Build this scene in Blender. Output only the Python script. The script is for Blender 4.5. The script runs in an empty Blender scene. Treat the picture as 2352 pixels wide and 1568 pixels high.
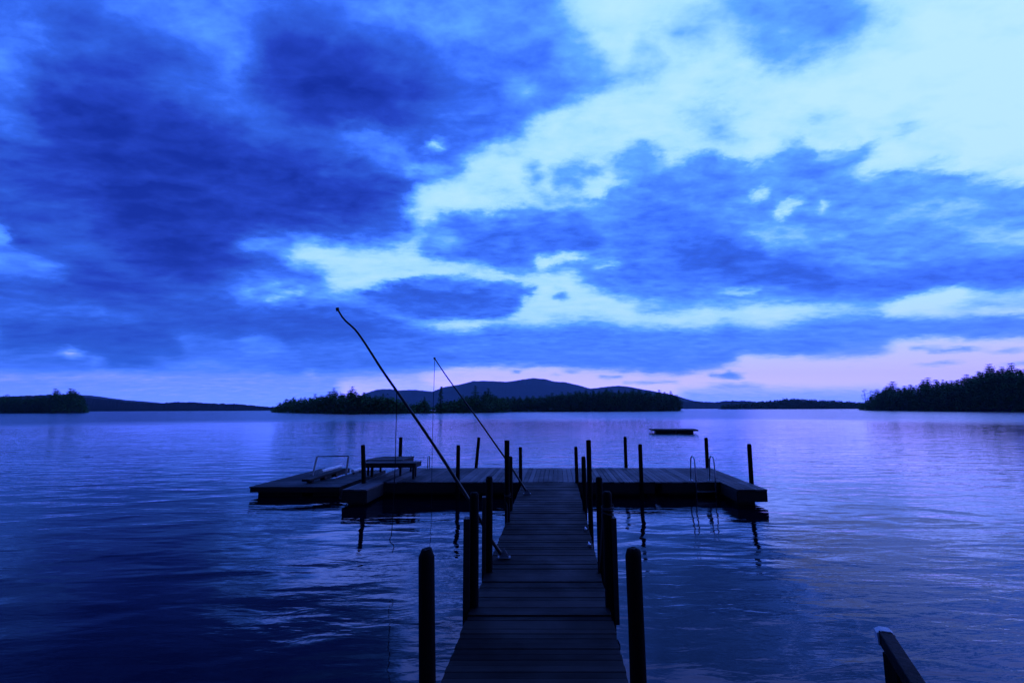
import bpy, bmesh, math, random
import numpy as np
from mathutils import Vector, Matrix

# ------------------------------------------------------------------ camera
H = 2.4                      # eye height above the water
F = 1161.0                   # focal length for a 2352-wide picture
PITCH = math.atan(155 / F)
ROLL = -0.0035
SC = bpy.context.scene
cam_d = bpy.data.cameras.new("camera")
cam = bpy.data.objects.new("camera", cam_d)
SC.collection.objects.link(cam)
cam_d.sensor_width = 36.0
cam_d.lens = F / 2352 * 36.0
cam_d.clip_start = 0.05
cam_d.clip_end = 40000
ROT = Matrix.Rotation(math.pi / 2 + PITCH, 3, 'X') @ Matrix.Rotation(ROLL, 3, 'Z')
cam.matrix_world = Matrix.Translation((0, 0, H)) @ ROT.to_4x4()
SC.camera = cam
SC.view_settings.view_transform = 'Standard'
SC.view_settings.look = 'None'
SC.view_settings.exposure = 0.0
SC.view_settings.gamma = 1.0
SC.cycles.use_denoising = True
SC.cycles.max_bounces = 6
SC.cycles.glossy_bounces = 3
SC.cycles.diffuse_bounces = 2
SC.cycles.volume_bounces = 0
SC.cycles.caustics_reflective = False
SC.cycles.caustics_refractive = False
SC.cycles.sample_clamp_indirect = 4.0


def ray(px, py):
    d = Vector(((px - 1176) / F, -(py - 784) / F, -1.0))
    return ROT @ d


def PZ(px, py, z=0.0):
    """the point at height z seen in direction (px, py)"""
    d = ray(px, py)
    t = (z - H) / d.z
    return Vector((d.x * t, d.y * t, z))


def PY(px, py, Y):
    d = ray(px, py)
    t = Y / d.y
    return Vector((d.x * t, Y, H + d.z * t))


def lin(c):
    out = []
    for v in c:
        v /= 255.0
        out.append(v / 12.92 if v <= 0.04045 else ((v + 0.055) / 1.055) ** 2.4)
    return out


# ------------------------------------------------------------------ sky
# cloud cover of this evening: value (0 thick dark cloud .. 1 clear), edge softness, outline
CL = [
 # the big dark deck over the left half
 (.28, 14, [(-400,-300),(1240,-300),(1290,40),(1350,120),(1400,190),(1330,235),(1240,262),(1200,300),(1130,325),(1095,338),(1060,400),(980,425),(935,450),(925,480),(955,512),(965,535),(930,552),(850,566),(770,555),(730,550),(690,534),(650,560),(636,579),(665,605),(740,620),(765,660),(700,668),(690,680),(810,682),(820,674),(850,690),(954,740),(1013,757),(1075,757),(1116,747),(1180,745),(1210,752),(1310,745),(1340,735),(1410,742),(1425,752),(1544,758),(1647,754),(1657,744),(1698,733),(1690,750),(1750,762),(1836,737),(1905,723),(2025,720),(2059,733),(2197,730),(2231,722),(2500,716),(2500,771),(2231,778),(2059,778),(2025,783),(1922,787),(1870,788),(1922,795),(2035,792),(2045,807),(1987,821),(1887,819),(1784,818),(1698,812),(1698,833),(1640,847),(1554,860),(1453,852),(1288,843),(1116,840),(1033,843),(944,857),(772,860),(600,858),(450,862),(300,850),(150,858),(-400,840)]),
 (.40, 10, [(1030,775),(1300,765),(1550,765),(1750,770),(1900,740),(2050,740),(2500,725),(2500,768),(2200,772),(1900,785),(1700,805),(1560,850),(1300,838),(1050,835)]),
 (.34, 14, [(-400,700),(300,735),(700,745),(950,760),(1050,780),(1050,840),(700,855),(300,848),(-400,838)]),
 (.13, 40, [(-100,-50),(330,60),(560,280),(660,320),(900,400),(900,520),(700,500),(560,560),(670,615),(600,640),(380,650),(200,560),(-100,470)]),
 (.04, 38, [(160,240),(330,290),(620,360),(760,420),(800,490),(560,500),(420,560),(560,600),(400,640),(230,560),(240,440)]),
 (.10, 30, [(570,20),(700,60),(900,120),(1010,190),(1040,250),(930,300),(700,300),(590,240),(550,130)]),
 (.03, 26, [(640,170),(800,190),(960,240),(900,280),(700,270)]),
 (.10, 14, [(0,500),(90,560),(330,650),(420,690),(200,690),(-60,660),(-60,520)]),
 (.20, 12, [(200,690),(560,690),(830,745),(900,770),(700,790),(400,760),(120,720)]),
 (.17, 10, [(0,730),(380,745),(420,800),(300,830),(160,800),(0,800)]),
 (.22, 8, [(250,800),(400,790),(430,835),(380,846),(230,836)]),
 # paler parts of the deck
 (.34, 30, [(-60,-50),(110,-30),(90,180),(60,330),(-60,330)]),
 (.40, 32, [(240,-200),(560,-200),(575,40),(600,110),(560,175),(500,160),(455,100),(350,60),(260,30)]),
 (.58, 10, [(500,135),(545,130),(540,170),(510,168)]),
 (.30, 26, [(330,180),(450,170),(560,210),(590,270),(420,240)]),
 (.42, 22, [(690,-60),(1210,-60),(1290,60),(1200,110),(1060,90),(960,60),(880,45),(780,30)]),
 (.60, 22, [(880,0),(1010,20),(1160,60),(1240,90),(1150,100),(1000,70),(900,40)]),
 (.55, 12, [(1165,172),(1230,175),(1220,225),(1150,220)]),
 (.85, 5, [(975,322),(1023,320),(1020,342),(978,340)]),
 (.72, 8, [(930,385),(1015,380),(1010,402),(925,400)]),
 (.42, 14, [(780,295),(870,310),(960,345),(900,370),(800,345)]),
 (.80, 10, [(1095,340),(1150,330),(1210,345),(1180,372),(1120,372)]),
 (.42, 16, [(-60,555),(60,572),(180,630),(120,645),(-60,640)]),
 (.62, 8, [(-60,515),(25,525),(22,560),(-60,560)]),
 (.42, 6, [(130,702),(200,703),(330,733),(240,728),(160,715)]),
 (.90, 3, [(134,806),(165,801),(202,819),(165,818)]),
 (.60, 5, [(200,819),(250,829),(210,832)]),
 (.42, 14, [(520,640),(620,625),(700,640),(690,690),(620,715),(540,700)]),
 (.80, 3, [(536,661),(586,668),(585,676),(555,670)]),
 (.92, 3, [(595,686),(690,668),(700,676),(640,684),(615,697)]),
 (.85, 3, [(622,650),(648,650),(650,658),(632,658)]),
 (.42, 12, [(540,560),(640,540),(700,545),(650,590),(560,590)]),
 (.44, 8, [(540,770),(600,764),(650,790),(560,796)]),
 (.52, 6, [(530,806),(650,800),(660,812),(560,815)]),
 (.50, 10, [(340,830),(480,825),(600,838),(640,850),(400,856)]),
 # clear strip low down
 (.60, 5, [(-400,868),(300,862),(650,862),(780,866),(780,1000),(-400,1000)]),
 (.80, 3, [(688,856),(732,850),(726,858),(700,861)]),
 (.74, 16, [(800,864),(1100,860),(1100,912),(880,900),(790,884)]),
 (.93, 4, [(960,862),(1033,847),(1116,843),(1288,846),(1453,856),(1560,864),(1640,850),(1698,836),(1698,815),(1784,821),(1987,824),(2060,810),(2060,782),(2400,778),(2500,900),(1560,905),(1020,905)]),
 (.62, 8, [(1560,893),(2500,885),(2500,1000),(1560,1000)]),
 (.95, 3, [(944,741),(1000,744),(1075,739),(1155,733),(1116,747),(1075,756),(1013,757),(980,748)]),
 (.70, 3, [(1010,799),(1055,799),(1050,803),(1015,803)]),
 # flat lens cloud
 (.30, 4, [(810,671),(885,654),(978,637),(1081,639),(1167,647),(1229,665),(1233,680),(1198,689),(1190,715),(1160,730),(1116,735),(995,737),(940,735),(850,700)]),
 (.45, 8, [(960,640),(1080,641),(1180,652),(1210,664),(1080,655),(960,650)]),
 (.22, 6, [(830,671),(1000,665),(1150,680),(1080,695),(900,685)]),
 # the long bank over the right half
 (.44, 6, [(995,508),(1015,488),(1070,484),(1130,492),(1200,470),(1290,478),(1380,452),(1420,432),(1460,415),(1540,372),(1600,355),(1660,352),(1700,372),(1735,392),(1738,372),(1790,345),(1830,315),(1862,335),(1885,362),(1950,352),(2030,327),(1990,360),(1955,395),(1900,410),(2050,390),(2150,392),(2250,408),(2300,420),(2500,430),(2500,664),(2259,671),(2197,658),(2111,675),(2059,689),(2025,709),(1960,706),(1887,706),(1836,695),(1750,699),(1650,708),(1544,712),(1442,689),(1391,668),(1336,651),(1336,622),(1281,627),(1184,627),(1098,606),(978,592),(954,579),(964,544)]),
 (.30, 14, [(1020,500),(1150,520),(1300,500),(1400,540),(1350,590),(1330,610),(1200,618),(1090,600),(980,585),(1000,560)]),
 (.33, 16, [(1420,470),(1560,470),(1700,540),(1850,600),(1700,660),(1500,660),(1380,640),(1400,580)]),
 (.24, 16, [(1560,540),(1800,585),(2000,640),(2200,600),(2500,580),(2500,655),(2200,652),(2050,682),(1900,680),(1700,640),(1560,600)]),
 (.36, 18, [(1560,380),(1680,390),(1720,440),(1640,470),(1500,460)]),
 (.36, 12, [(1790,390),(1870,370),(1880,420),(1800,440)]),
 (.50, 20, [(1900,420),(2200,420),(2400,450),(2400,520),(2200,530),(2000,500)]),
 (.60, 10, [(1700,520),(1850,530),(1880,560),(1760,575)]),
 (.62, 8, [(2190,548),(2260,530),(2500,505),(2500,560),(2260,570)]),
 (.60, 14, [(1010,530),(1045,525),(1062,560),(1030,575),(1000,560)]),
 (.92, 4, [(1230,612),(1225,592),(1290,585),(1355,585),(1330,600),(1280,612),(1245,620)]),
 (.82, 4, [(1370,606),(1405,606),(1435,600),(1410,616),(1375,615)]),
 (.90, 4, [(1777,502),(1790,470),(1850,452),(1840,470),(1805,492),(1790,505)]),
 (.85, 4, [(1722,448),(1745,432),(1772,430),(1765,455),(1735,462)]),
 (.72, 5, [(1878,460),(1902,458),(1900,492),(1882,492)]),
 (.60, 10, [(2162,458),(2262,452),(2260,500),(2170,500)]),
 (.86, 4, [(1636,675),(1680,660),(1740,659),(1742,670),(1690,672)]),
 (.62, 4, [(1560,700),(1600,690),(1830,694),(1750,700)]),
 (.62, 6, [(2150,706),(2265,680),(2500,665),(2500,705),(2231,716),(2160,712)]),
 (.92, 3, [(2231,716),(2260,710),(2500,700),(2500,707),(2300,720),(2240,724)]),
 (.98, 3, [(2025,714),(2076,687),(2115,676),(2197,660),(2255,672),(2200,695),(2162,709),(2100,708),(2059,722),(2030,722)]),
 # torn fringe along its top
 (.52, 6, [(1198,372),(1235,371),(1253,400),(1245,430),(1205,415)]),
 (.56, 7, [(1262,372),(1330,361),(1400,375),(1400,420),(1340,440),(1270,425)]),
 (.52, 7, [(1408,370),(1440,335),(1480,330),(1528,350),(1525,385),(1480,410),(1410,412)]),
 (.92, 5, [(1350,410),(1410,400),(1400,450),(1370,466),(1352,440)]),
 (.60, 6, [(1220,440),(1330,445),(1350,470),(1260,475)]),
 (.60, 3, [(1267,672),(1290,668),(1312,680),(1300,688),(1275,684)]),
 (.36, 3, [(1270,673),(1290,668),(1310,680),(1298,686),(1275,682)]),
 (.72, 4, [(1264,722),(1300,720),(1308,735),(1270,735)]),
 (.56, 4, [(1435,712),(1480,698),(1560,703),(1565,718),(1480,722)]),
 # clouds high on the right
 (.52, 12, [(1270,120),(1310,78),(1370,90),(1420,140),(1420,185),(1350,205),(1290,190)]),
 (.55, 10, [(1425,170),(1440,110),(1480,70),(1520,80),(1525,150),(1490,190),(1430,190)]),
 (.62, 14, [(1530,40),(1600,0),(1660,0),(1665,90),(1600,135),(1545,130)]),
 (.52, 14, [(1657,-200),(1990,-200),(2000,20),(1985,90),(1900,130),(1860,160),(1800,165),(1740,150),(1710,110),(1665,80)]),
 (.47, 12, [(1700,20),(1900,20),(1960,60),(1900,110),(1760,120),(1710,80)]),
 (.66, 8, [(1990,25),(2095,28),(2080,50),(1990,55)]),
 (.60, 14, [(1555,228),(1620,222),(1680,250),(1700,320),(1640,330),(1570,285)]),
 (.72, 12, [(1855,262),(1930,255),(1945,290),(1870,300)]),
 (.66, 5, [(2050,310),(2100,280),(2150,285),(2110,305),(2070,325)]),
 (.60, 4, [(2070,375),(2130,365),(2200,355),(2210,368),(2150,378)]),
 (.64, 4, [(2250,395),(2325,378),(2310,395),(2260,402)]),
 (.50, 3, [(1880,340),(1960,330),(2030,325),(1990,345),(1900,360)]),
 # little clouds in the low clear strip
 (.58, 2, [(2076,799),(2120,794),(2293,800),(2290,807),(2120,806)]),
 (.60, 2, [(2180,786),(2231,781),(2235,788),(2190,790)]),
 (.60, 2, [(2300,806),(2400,800),(2400,811),(2310,812)]),
 (.62, 2, [(2100,834),(2140,827),(2190,830),(2280,835),(2180,837)]),
 (.62, 2, [(2283,834),(2400,824),(2400,835)]),
 (.58, 2, [(1925,848),(1966,843),(1960,849)]),
 (.42, 2, [(1609,864),(1650,860),(1670,853),(1722,863),(1690,868),(1650,867)]),
 (.52, 3, [(1623,886),(1690,879),(1764,885),(1750,891),(1640,892)]),
 (.50, 2, [(2021,827),(2042,824),(2040,830)]),
 (.52, 2, [(1147,850),(1180,848),(1222,850),(1190,855)]),
 (.56, 2, [(1260,860),(1288,859),(1285,865)]),
 (.56, 2, [(1374,866),(1432,862),(1425,869),(1385,870)]),
 (.64, 2, [(1418,876),(1556,872),(1550,881),(1450,880)]),
 (.60, 2, [(1298,852),(1330,851),(1328,855),(1300,855)]),
]

G = 4                         # one cell of the working canvas = 4 picture units
X0, X1, Y0, Y1 = -1000, 3400, -600, 1000
cw, ch = (X1 - X0) // G, (Y1 - Y0) // G
cx, cy = np.meshgrid(X0 + (np.arange(cw) + .5) * G, Y0 + (np.arange(ch) + .5) * G)


def inside(poly):
    m = np.zeros(cx.shape, bool)
    n = len(poly)
    for i in range(n):
        (xa, ya), (xb, yb) = poly[i], poly[(i + 1) % n]
        if ya == yb:
            continue
        c = ((ya > cy) != (yb > cy)) & (cx < (xb - xa) * (cy - ya) / (yb - ya) + xa)
        m ^= c
    return m.astype(float)


def blur(a, r):
    k = max(0, int(round(r / G)))
    if k == 0:
        return a
    for ax in (0, 1):
        for _ in range(2):
            p = np.pad(a, [(k, k) if q == ax else (0, 0) for q in (0, 1)], mode='edge')
            c = np.cumsum(p, axis=ax)
            z = np.zeros_like(np.take(c, [0], ax))
            c = np.concatenate([z, c], ax)
            n = a.shape[ax]
            hi = np.take(c, np.arange(2 * k + 1, 2 * k + 1 + n), ax)
            lo = np.take(c, np.arange(0, n), ax)
            a = (hi - lo) / (2 * k + 1)
    return a


cover = np.full(cx.shape, .90)
cover += .06 * np.clip((cx - 1500) / 800, 0, 1)
for val, soft, poly in CL:
    poly = [((-1000 if x <= -400 else 3400 if x >= 2500 else x), (-600 if y <= -200 else y)) for x, y in poly]
    m = blur(inside(poly), soft)
    cover = cover * (1 - m) + val * m

# cloud edges are thin and let light through: soften them, most of all high up
high = np.clip((430 - cy) / 300, 0, 1)
cover = cover * (1 - .60 * high) + blur(cover, 20) * .20 * high + blur(cover, 60) * .40 * high
# beyond the frame, overhead, unseen dark cloud is added to darken the water's reflections
cover = cover - np.clip((-60 - cy) / 120, 0, 1) * (cover - .3)
NR, NC = 96, 200
AZ = 53.0
ELM = 46.0
rows = []
for r in range(NR):
    el = math.radians(ELM * (r / (NR - 1)) ** 1.35)
    row = []
    for c in range(NC):
        az = math.radians(-AZ + 2 * AZ * c / (NC - 1))
        d = Vector((math.sin(az) * math.cos(el), math.cos(az) * math.cos(el), math.sin(el)))
        q = ROT.inverted() @ d
        px = 1176 + F * q.x / -q.z
        py = 784 - F * q.y / -q.z
        i = min(cw - 1.001, max(0, (px - X0) / G - .5))
        j = min(ch - 1.001, max(0, (py - Y0) / G - .5))
        i0, j0 = int(i), int(j)
        fi, fj = i - i0, j - j0
        v = (cover[j0, i0] * (1 - fi) + cover[j0, i0 + 1] * fi) * (1 - fj) + (cover[j0 + 1, i0] * (1 - fi) + cover[j0 + 1, i0 + 1] * fi) * fj
        row.append(float(v))
    rows.append(row)


class NT:
    def __init__(s, tree):
        s.t = tree

    def n(s, typ, **kw):
        nd = s.t.nodes.new(typ)
        for k, v in kw.items():
            setattr(nd, k, v)
        return nd

    def put(s, sock, v):
        if isinstance(v, bpy.types.NodeSocket):
            s.t.links.new(v, sock)
        elif v is not None:
            sock.default_value = v

    def m(s, op, a, b=None, c=None, clamp=False):
        nd = s.n('ShaderNodeMath', operation=op)
        nd.use_clamp = clamp
        for i, v in enumerate((a, b, c)):
            s.put(nd.inputs[i], v)
        return nd.outputs[0]

    def vm(s, op, a, b=None, scale=None):
        nd = s.n('ShaderNodeVectorMath', operation=op)
        s.put(nd.inputs[0], a)
        if b is not None:
            s.put(nd.inputs[1], b)
        if scale is not None:
            s.put(nd.inputs['Scale'], scale)
        return nd.outputs[0]

    def xyz(s, x, y, z=0.0):
        nd = s.n('ShaderNodeCombineXYZ')
        for i, v in enumerate((x, y, z)):
            s.put(nd.inputs[i], v)
        return nd.outputs[0]

    def sep(s, v):
        nd = s.n('ShaderNodeSeparateXYZ')
        s.put(nd.inputs[0], v)
        return nd.outputs

    def noise(s, vec, scale, detail=4, rough=.5, dist=0.0, out='Fac', dim='3D'):
        nd = s.n('ShaderNodeTexNoise', noise_dimensions=dim)
        s.put(nd.inputs['Vector'], vec)
        s.put(nd.inputs['Scale'], scale)
        nd.inputs['Detail'].default_value = detail
        nd.inputs['Roughness'].default_value = rough
        nd.inputs['Distortion'].default_value = dist
        return nd.outputs[out]

    def rng(s, v, a, b, c=0.0, d=1.0, smooth=False):
        nd = s.n('ShaderNodeMapRange')
        if smooth:
            nd.interpolation_type = 'SMOOTHSTEP'
        s.put(nd.inputs[0], v)
        for i, q in enumerate((a, b, c, d)):
            s.put(nd.inputs[i + 1], q)
        return nd.outputs[0]

    def ramp(s, v, stops, interp='LINEAR'):
        nd = s.n('ShaderNodeValToRGB')
        cr = nd.color_ramp
        cr.interpolation = interp
        while len(cr.elements) < len(stops):
            cr.elements.new(0.5)
        for e, (p, c) in zip(cr.elements, stops):
            e.position = p
            e.color = (*c, 1)
        s.put(nd.inputs[0], v)
        return nd.outputs[0]

    def mix(s, f, a, b, blend='MIX'):
        nd = s.n('ShaderNodeMix', data_type='RGBA', blend_type=blend)
        s.put(nd.inputs[0], f)
        s.put(nd.inputs[6], a)
        s.put(nd.inputs[7], b)
        return nd.outputs[2]


world = bpy.data.worlds.new("World")
SC.world = world
world.use_nodes = True
wt = world.node_tree
wt.nodes.clear()
w = NT(wt)
gen = w.n('ShaderNodeTexCoord').outputs['Generated']
dx, dy, dz = w.sep(gen)
zc = w.m('MAXIMUM', dz, 0.0)
az = w.m('ARCTAN2', dx, dy)
el = w.m('ARCSINE', zc)
den = w.m('ADD', zc, 0.16)
q = w.xyz(w.m('DIVIDE', dx, den), w.m('DIVIDE', dy, den), 3.7)
wn = w.noise(q, 5.5, 5, .55, 0.0, 'Color', '3D')
wn = w.vm('SUBTRACT', wn, (.5, .5, .5))
wx, wy, wz = w.sep(wn)
wn2 = w.noise(q, 20.0, 6, .65, 0.0, 'Color', '3D')
wn2 = w.vm('SUBTRACT', wn2, (.5, .5, .5))
wx2, wy2, wz2 = w.sep(wn2)
fade = w.rng(el, 0.0, 0.45, 0.12, 1.0)
u = w.m('ADD', w.m('MULTIPLY', az, 1 / math.radians(2 * AZ)), 0.5)
u = w.m('ADD', u, w.m('MULTIPLY', wx, w.m('MULTIPLY', fade, 0.034)))
u = w.m('ADD', u, w.m('MULTIPLY', wx2, w.m('MULTIPLY', fade, 0.020)), None, True)
elw = w.m('ADD', el, w.m('MULTIPLY', wy, w.m('MULTIPLY', fade, 0.046)))
elw = w.m('ADD', elw, w.m('MULTIPLY', wy2, w.m('MULTIPLY', fade, 0.032)))
v = w.m('POWER', w.m('MULTIPLY', w.m('MAXIMUM', elw, 0.0), 1 / math.radians(ELM)), 1 / 1.35)
v = w.m('MULTIPLY', w.m('MINIMUM', v, 1.0), float(NR - 1))
total = None
uvec = w.xyz(u, u, u)
vvec = w.xyz(v, v, v)
for k in range(0, NR, 3):
    cv = w.n('ShaderNodeRGBCurve')
    mp = cv.mapping
    mp.use_clip = True
    for ch_i in range(3):
        cm = mp.curves[ch_i]
        rw = rows[k + ch_i]
        cm.points[0].location = (0.0, rw[0])
        cm.points[1].location = (1.0, rw[-1])
        for c in range(1, NC - 1):
            cm.points.new(c / (NC - 1), rw[c])
        for p in cm.points:
            p.handle_type = 'VECTOR'
    mp.update()
    w.put(cv.inputs['Color'], uvec)
    wv_ = w.vm('ABSOLUTE', w.vm('SUBTRACT', vvec, (float(k), float(k + 1), float(k + 2))))
    wv_ = w.vm('MAXIMUM', w.vm('SUBTRACT', (1.0, 1.0, 1.0), wv_), (0.0, 0.0, 0.0))
    dp_ = w.n('ShaderNodeVectorMath', operation='DOT_PRODUCT')
    w.put(dp_.inputs[0], wv_)
    w.put(dp_.inputs[1], cv.outputs[0])
    term = dp_.outputs['Value']
    total = term if total is None else w.m('ADD', total, term)
det = w.noise(w.vm('MULTIPLY', q, (1.0, 1.5, 1.0)), 8.0, 7, .60, 0.25)
det2 = w.noise(w.vm('MULTIPLY', q, (1.0, 1.6, 1.0)), 3.4, 6, .6, 0.5)
t = w.m('ADD', total, w.m('MULTIPLY', w.m('SUBTRACT', det, .5), w.rng(el, 0.02, .4, .20, .30)))
t = w.m('ADD', t, w.m('MULTIPLY', w.m('SUBTRACT', det2, .5), w.rng(el, 0.02, .35, .08, .32)))
# crisp torn structure along the thin edges of the cloud
bil = w.noise(w.vm('MULTIPLY', q, (1.0, 1.35, 1.0)), 11.0, 7, .58, 0.15)
edge = w.m('MULTIPLY', w.rng(t, .22, .5, .25, 1.0, True), w.rng(t, .75, 1.0, 1.0, .15, True))
edge = w.m('MULTIPLY', edge, w.rng(el, 0.06, .25, .25, 1.0))
t = w.m('ADD', t, w.m('MULTIPLY', w.m('MULTIPLY', w.m('SUBTRACT', bil, .5), edge), .52))
t = w.m('ADD', t, w.rng(az, -.2, .6, .0, .05))
hi = w.ramp(t, [(0.0, lin((20, 46, 160))), (.12, lin((36, 68, 196))), (.28, lin((52, 104, 230))), (.44, lin((80, 146, 250))),
                (.58, lin((98, 174, 254))), (.72, lin((142, 208, 255))), (.86, lin((172, 230, 255))), (1.0, lin((192, 240, 255)))])
lo = w.ramp(t, [(0.0, lin((26, 66, 196))), (.25, lin((50, 106, 230))), (.45, lin((88, 146, 246))), (.60, lin((124, 164, 246))),
                (.78, lin((186, 198, 250))), (.95, lin((224, 214, 252)))])
colr = w.mix(w.rng(el, 0.045, 0.17, 1.0, 0.0, True), hi, lo)
# close to the horizon everything sinks into blue air
colr = w.mix(w.rng(el, 0.0, 0.05, 0.5, 0.0, True), colr, (*lin((118, 164, 250)), 1))
colr = w.vm('SCALE', colr, None, w.rng(el, 0.0, 0.10, 1.26, 1.0, True))
# clear sky is far brighter in the blue than the picture can show
gain = w.rng(t, .2, .9, 1.0, 3.6, True)
colr = w.vm('MULTIPLY', colr, w.xyz(1.0, 1.0, gain))
# the real twilight sky adds a little of its own light
nis = w.n('ShaderNodeTexSky', sky_type='NISHITA')
nis.sun_disc = False
nis.sun_elevation = math.radians(1.0)
nis.sun_rotation = math.radians(55)
colr = w.mix(1.0, colr, w.mix(1.0, nis.outputs[0], (.002, .002, .004, 1), 'MULTIPLY'), 'ADD')
# the sky behind the camera is dimmed, standing in for unseen shore woods
back = w.rng(dy, -0.35, 0.25, 0.17, 1.0, True)
zen = w.rng(dz, 0.75, 1.0, 1.0, 0.55)
bg = w.n('ShaderNodeBackground')
w.put(bg.inputs['Color'], colr)
w.put(bg.inputs['Strength'], w.m('MULTIPLY', back, zen))
wo = w.n('ShaderNodeOutputWorld')
wt.links.new(bg.outputs[0], wo.inputs['Surface'])
world.cycles.sampling_method = 'MANUAL'
world.cycles.sample_map_resolution = 512

# the last of the sun: very weak and broad, from behind the right-hand clouds
sd = bpy.data.lights.new("sun", 'SUN')
sd.energy = 0.03
sd.angle = math.radians(20)
sd.color = (.75, .8, 1.0)
so = bpy.data.objects.new("sun", sd)
SC.collection.objects.link(so)
so.rotation_euler = (math.radians(82), 0, math.radians(-35 + 180))


# ------------------------------------------------------------------ helpers
COL = SC.collection


def mesh_obj(name, verts, faces, mats, parent=None, midx=None, smooth=False, loc=None):
    me = bpy.data.meshes.new(name)
    me.from_pydata([tuple(p) for p in verts], [], faces)
    if not isinstance(mats, (list, tuple)):
        mats = [mats]
    for m_ in mats:
        me.materials.append(m_)
    if midx is not None:
        me.polygons.foreach_set('material_index', midx)
    if smooth:
        me.polygons.foreach_set('use_smooth', [True] * len(me.polygons))
    me.update()
    o = bpy.data.objects.new(name, me)
    COL.objects.link(o)
    if parent is not None:
        o.parent = parent
    if loc is not None:
        o.location = loc
    return o


def tag(o, label=None, cat=None, group=None, kind=None):
    if label:
        assert 4 <= len(label.split()) <= 16, label
        o['label'] = label
    if cat:
        o['category'] = cat
    if group:
        o['group'] = group
    if kind:
        o['kind'] = kind
    return o


def empty(name, loc=(0, 0, 0)):
    o = bpy.data.objects.new(name, None)
    COL.objects.link(o)
    o.location = loc
    o.empty_display_size = .1
    return o


class MB:
    """collects shapes, becomes one mesh"""
    def __init__(s):
        s.v, s.f, s.mi = [], [], []

    def add(s, vs, fs, mi=0):
        b = len(s.v)
        s.v += [Vector(p) for p in vs]
        s.f += [tuple(i + b for i in f) for f in fs]
        s.mi += [mi] * len(fs)

    def prism(s, poly, z0, z1, mi=0):
        """poly: list of xy (ccw from above); z0, z1 numbers"""
        n = len(poly)
        a = sum(poly[i][0] * poly[(i + 1) % n][1] - poly[(i + 1) % n][0] * poly[i][1] for i in range(n))
        if a < 0:
            poly = poly[::-1]
        vs = [(p[0], p[1], z0) for p in poly] + [(p[0], p[1], z1) for p in poly]
        fs = [tuple(range(n - 1, -1, -1)), tuple(range(n, 2 * n))]
        fs += [(i, (i + 1) % n, n + (i + 1) % n, n + i) for i in range(n)]
        s.add(vs, fs, mi)

    def slab(s, q0, q1, q2, q3, th, mi=0):
        """four 3D top corners (ccw from above), thickness downward"""
        top = [Vector(p) for p in (q0, q1, q2, q3)]
        bot = [p - Vector((0, 0, th)) for p in top]
        s.add(top + bot, [(0, 1, 2, 3), (7, 6, 5, 4), (0, 4, 5, 1), (1, 5, 6, 2), (2, 6, 7, 3), (3, 7, 4, 0)], mi)

    def beam(s, a, b, w_, h_, up=(0, 0, 1), mi=0, ch=0.0):
        """rectangular bar from a to b; w_ across, h_ along up"""
        a, b = Vector(a), Vector(b)
        d = (b - a).normalized()
        up = Vector(up)
        sx = d.cross(up)
        if sx.length < 1e-4:
            sx = d.cross(Vector((0, 1, 0)))
        sx.normalize()
        uz = sx.cross(d).normalized()
        c = min(w_, h_) * ch
        pr = [(-w_ / 2 + c, -h_ / 2), (w_ / 2 - c, -h_ / 2), (w_ / 2, -h_ / 2 + c), (w_ / 2, h_ / 2 - c), (w_ / 2 - c, h_ / 2), (-w_ / 2 + c, h_ / 2), (-w_ / 2, h_ / 2 - c), (-w_ / 2, -h_ / 2 + c)] if ch else [(-w_ / 2, -h_ / 2), (w_ / 2, -h_ / 2), (w_ / 2, h_ / 2), (-w_ / 2, h_ / 2)]
        n = len(pr)
        vs = [p + sx * x + uz * y for p in (a, b) for x, y in pr]
        fs = [tuple(range(n)), tuple(range(2 * n - 1, n - 1, -1))] + [(i, n + i, n + (i + 1) % n, (i + 1) % n) for i in range(n)]
        s.add(vs, fs, mi)

    def tube(s, pts, rad, seg=8, mi=0, cap=True):
        pts = [Vector(p) for p in pts]
        if not isinstance(rad, (list, tuple)):
            rad = [rad] * len(pts)
        ref = None
        vs = []
        for i, p in enumerate(pts):
            d = (pts[min(i + 1, len(pts) - 1)] - pts[max(i - 1, 0)]).normalized()
            if ref is None:
                ref = d.cross(Vector((0, 0, 1)) if abs(d.z) < .9 else Vector((1, 0, 0))).normalized()
            ref = (ref - d * ref.dot(d)).normalized()
            bi = d.cross(ref)
            for k in range(seg):
                a = 2 * math.pi * k / seg
                vs.append(p + (ref * math.cos(a) + bi * math.sin(a)) * rad[i])
        fs = []
        for i in range(len(pts) - 1):
            for k in range(seg):
                k2 = (k + 1) % seg
                fs.append((i * seg + k, i * seg + k2, (i + 1) * seg + k2, (i + 1) * seg + k))
        if cap:
            fs.append(tuple(range(seg - 1, -1, -1)))
            fs.append(tuple((len(pts) - 1) * seg + k for k in range(seg)))
        s.add(vs, fs, mi)

    def build(s, name, mats, parent=None, smooth=False, loc=None):
        v_ = s.v
        if loc is not None:
            L = Vector(loc)
            v_ = [p - L for p in v_]
        o = mesh_obj(name, v_, s.f, mats, parent, s.mi if isinstance(mats, (list, tuple)) else None, smooth, loc)
        return o


def material(name):
    m_ = bpy.data.materials.new(name)
    m_.use_nodes = True
    t_ = m_.node_tree
    t_.nodes.clear()
    out = t_.nodes.new('ShaderNodeOutputMaterial')
    b = t_.nodes.new('ShaderNodeBsdfPrincipled')
    t_.links.new(b.outputs[0], out.inputs[0])
    return m_, NT(t_), b


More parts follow.
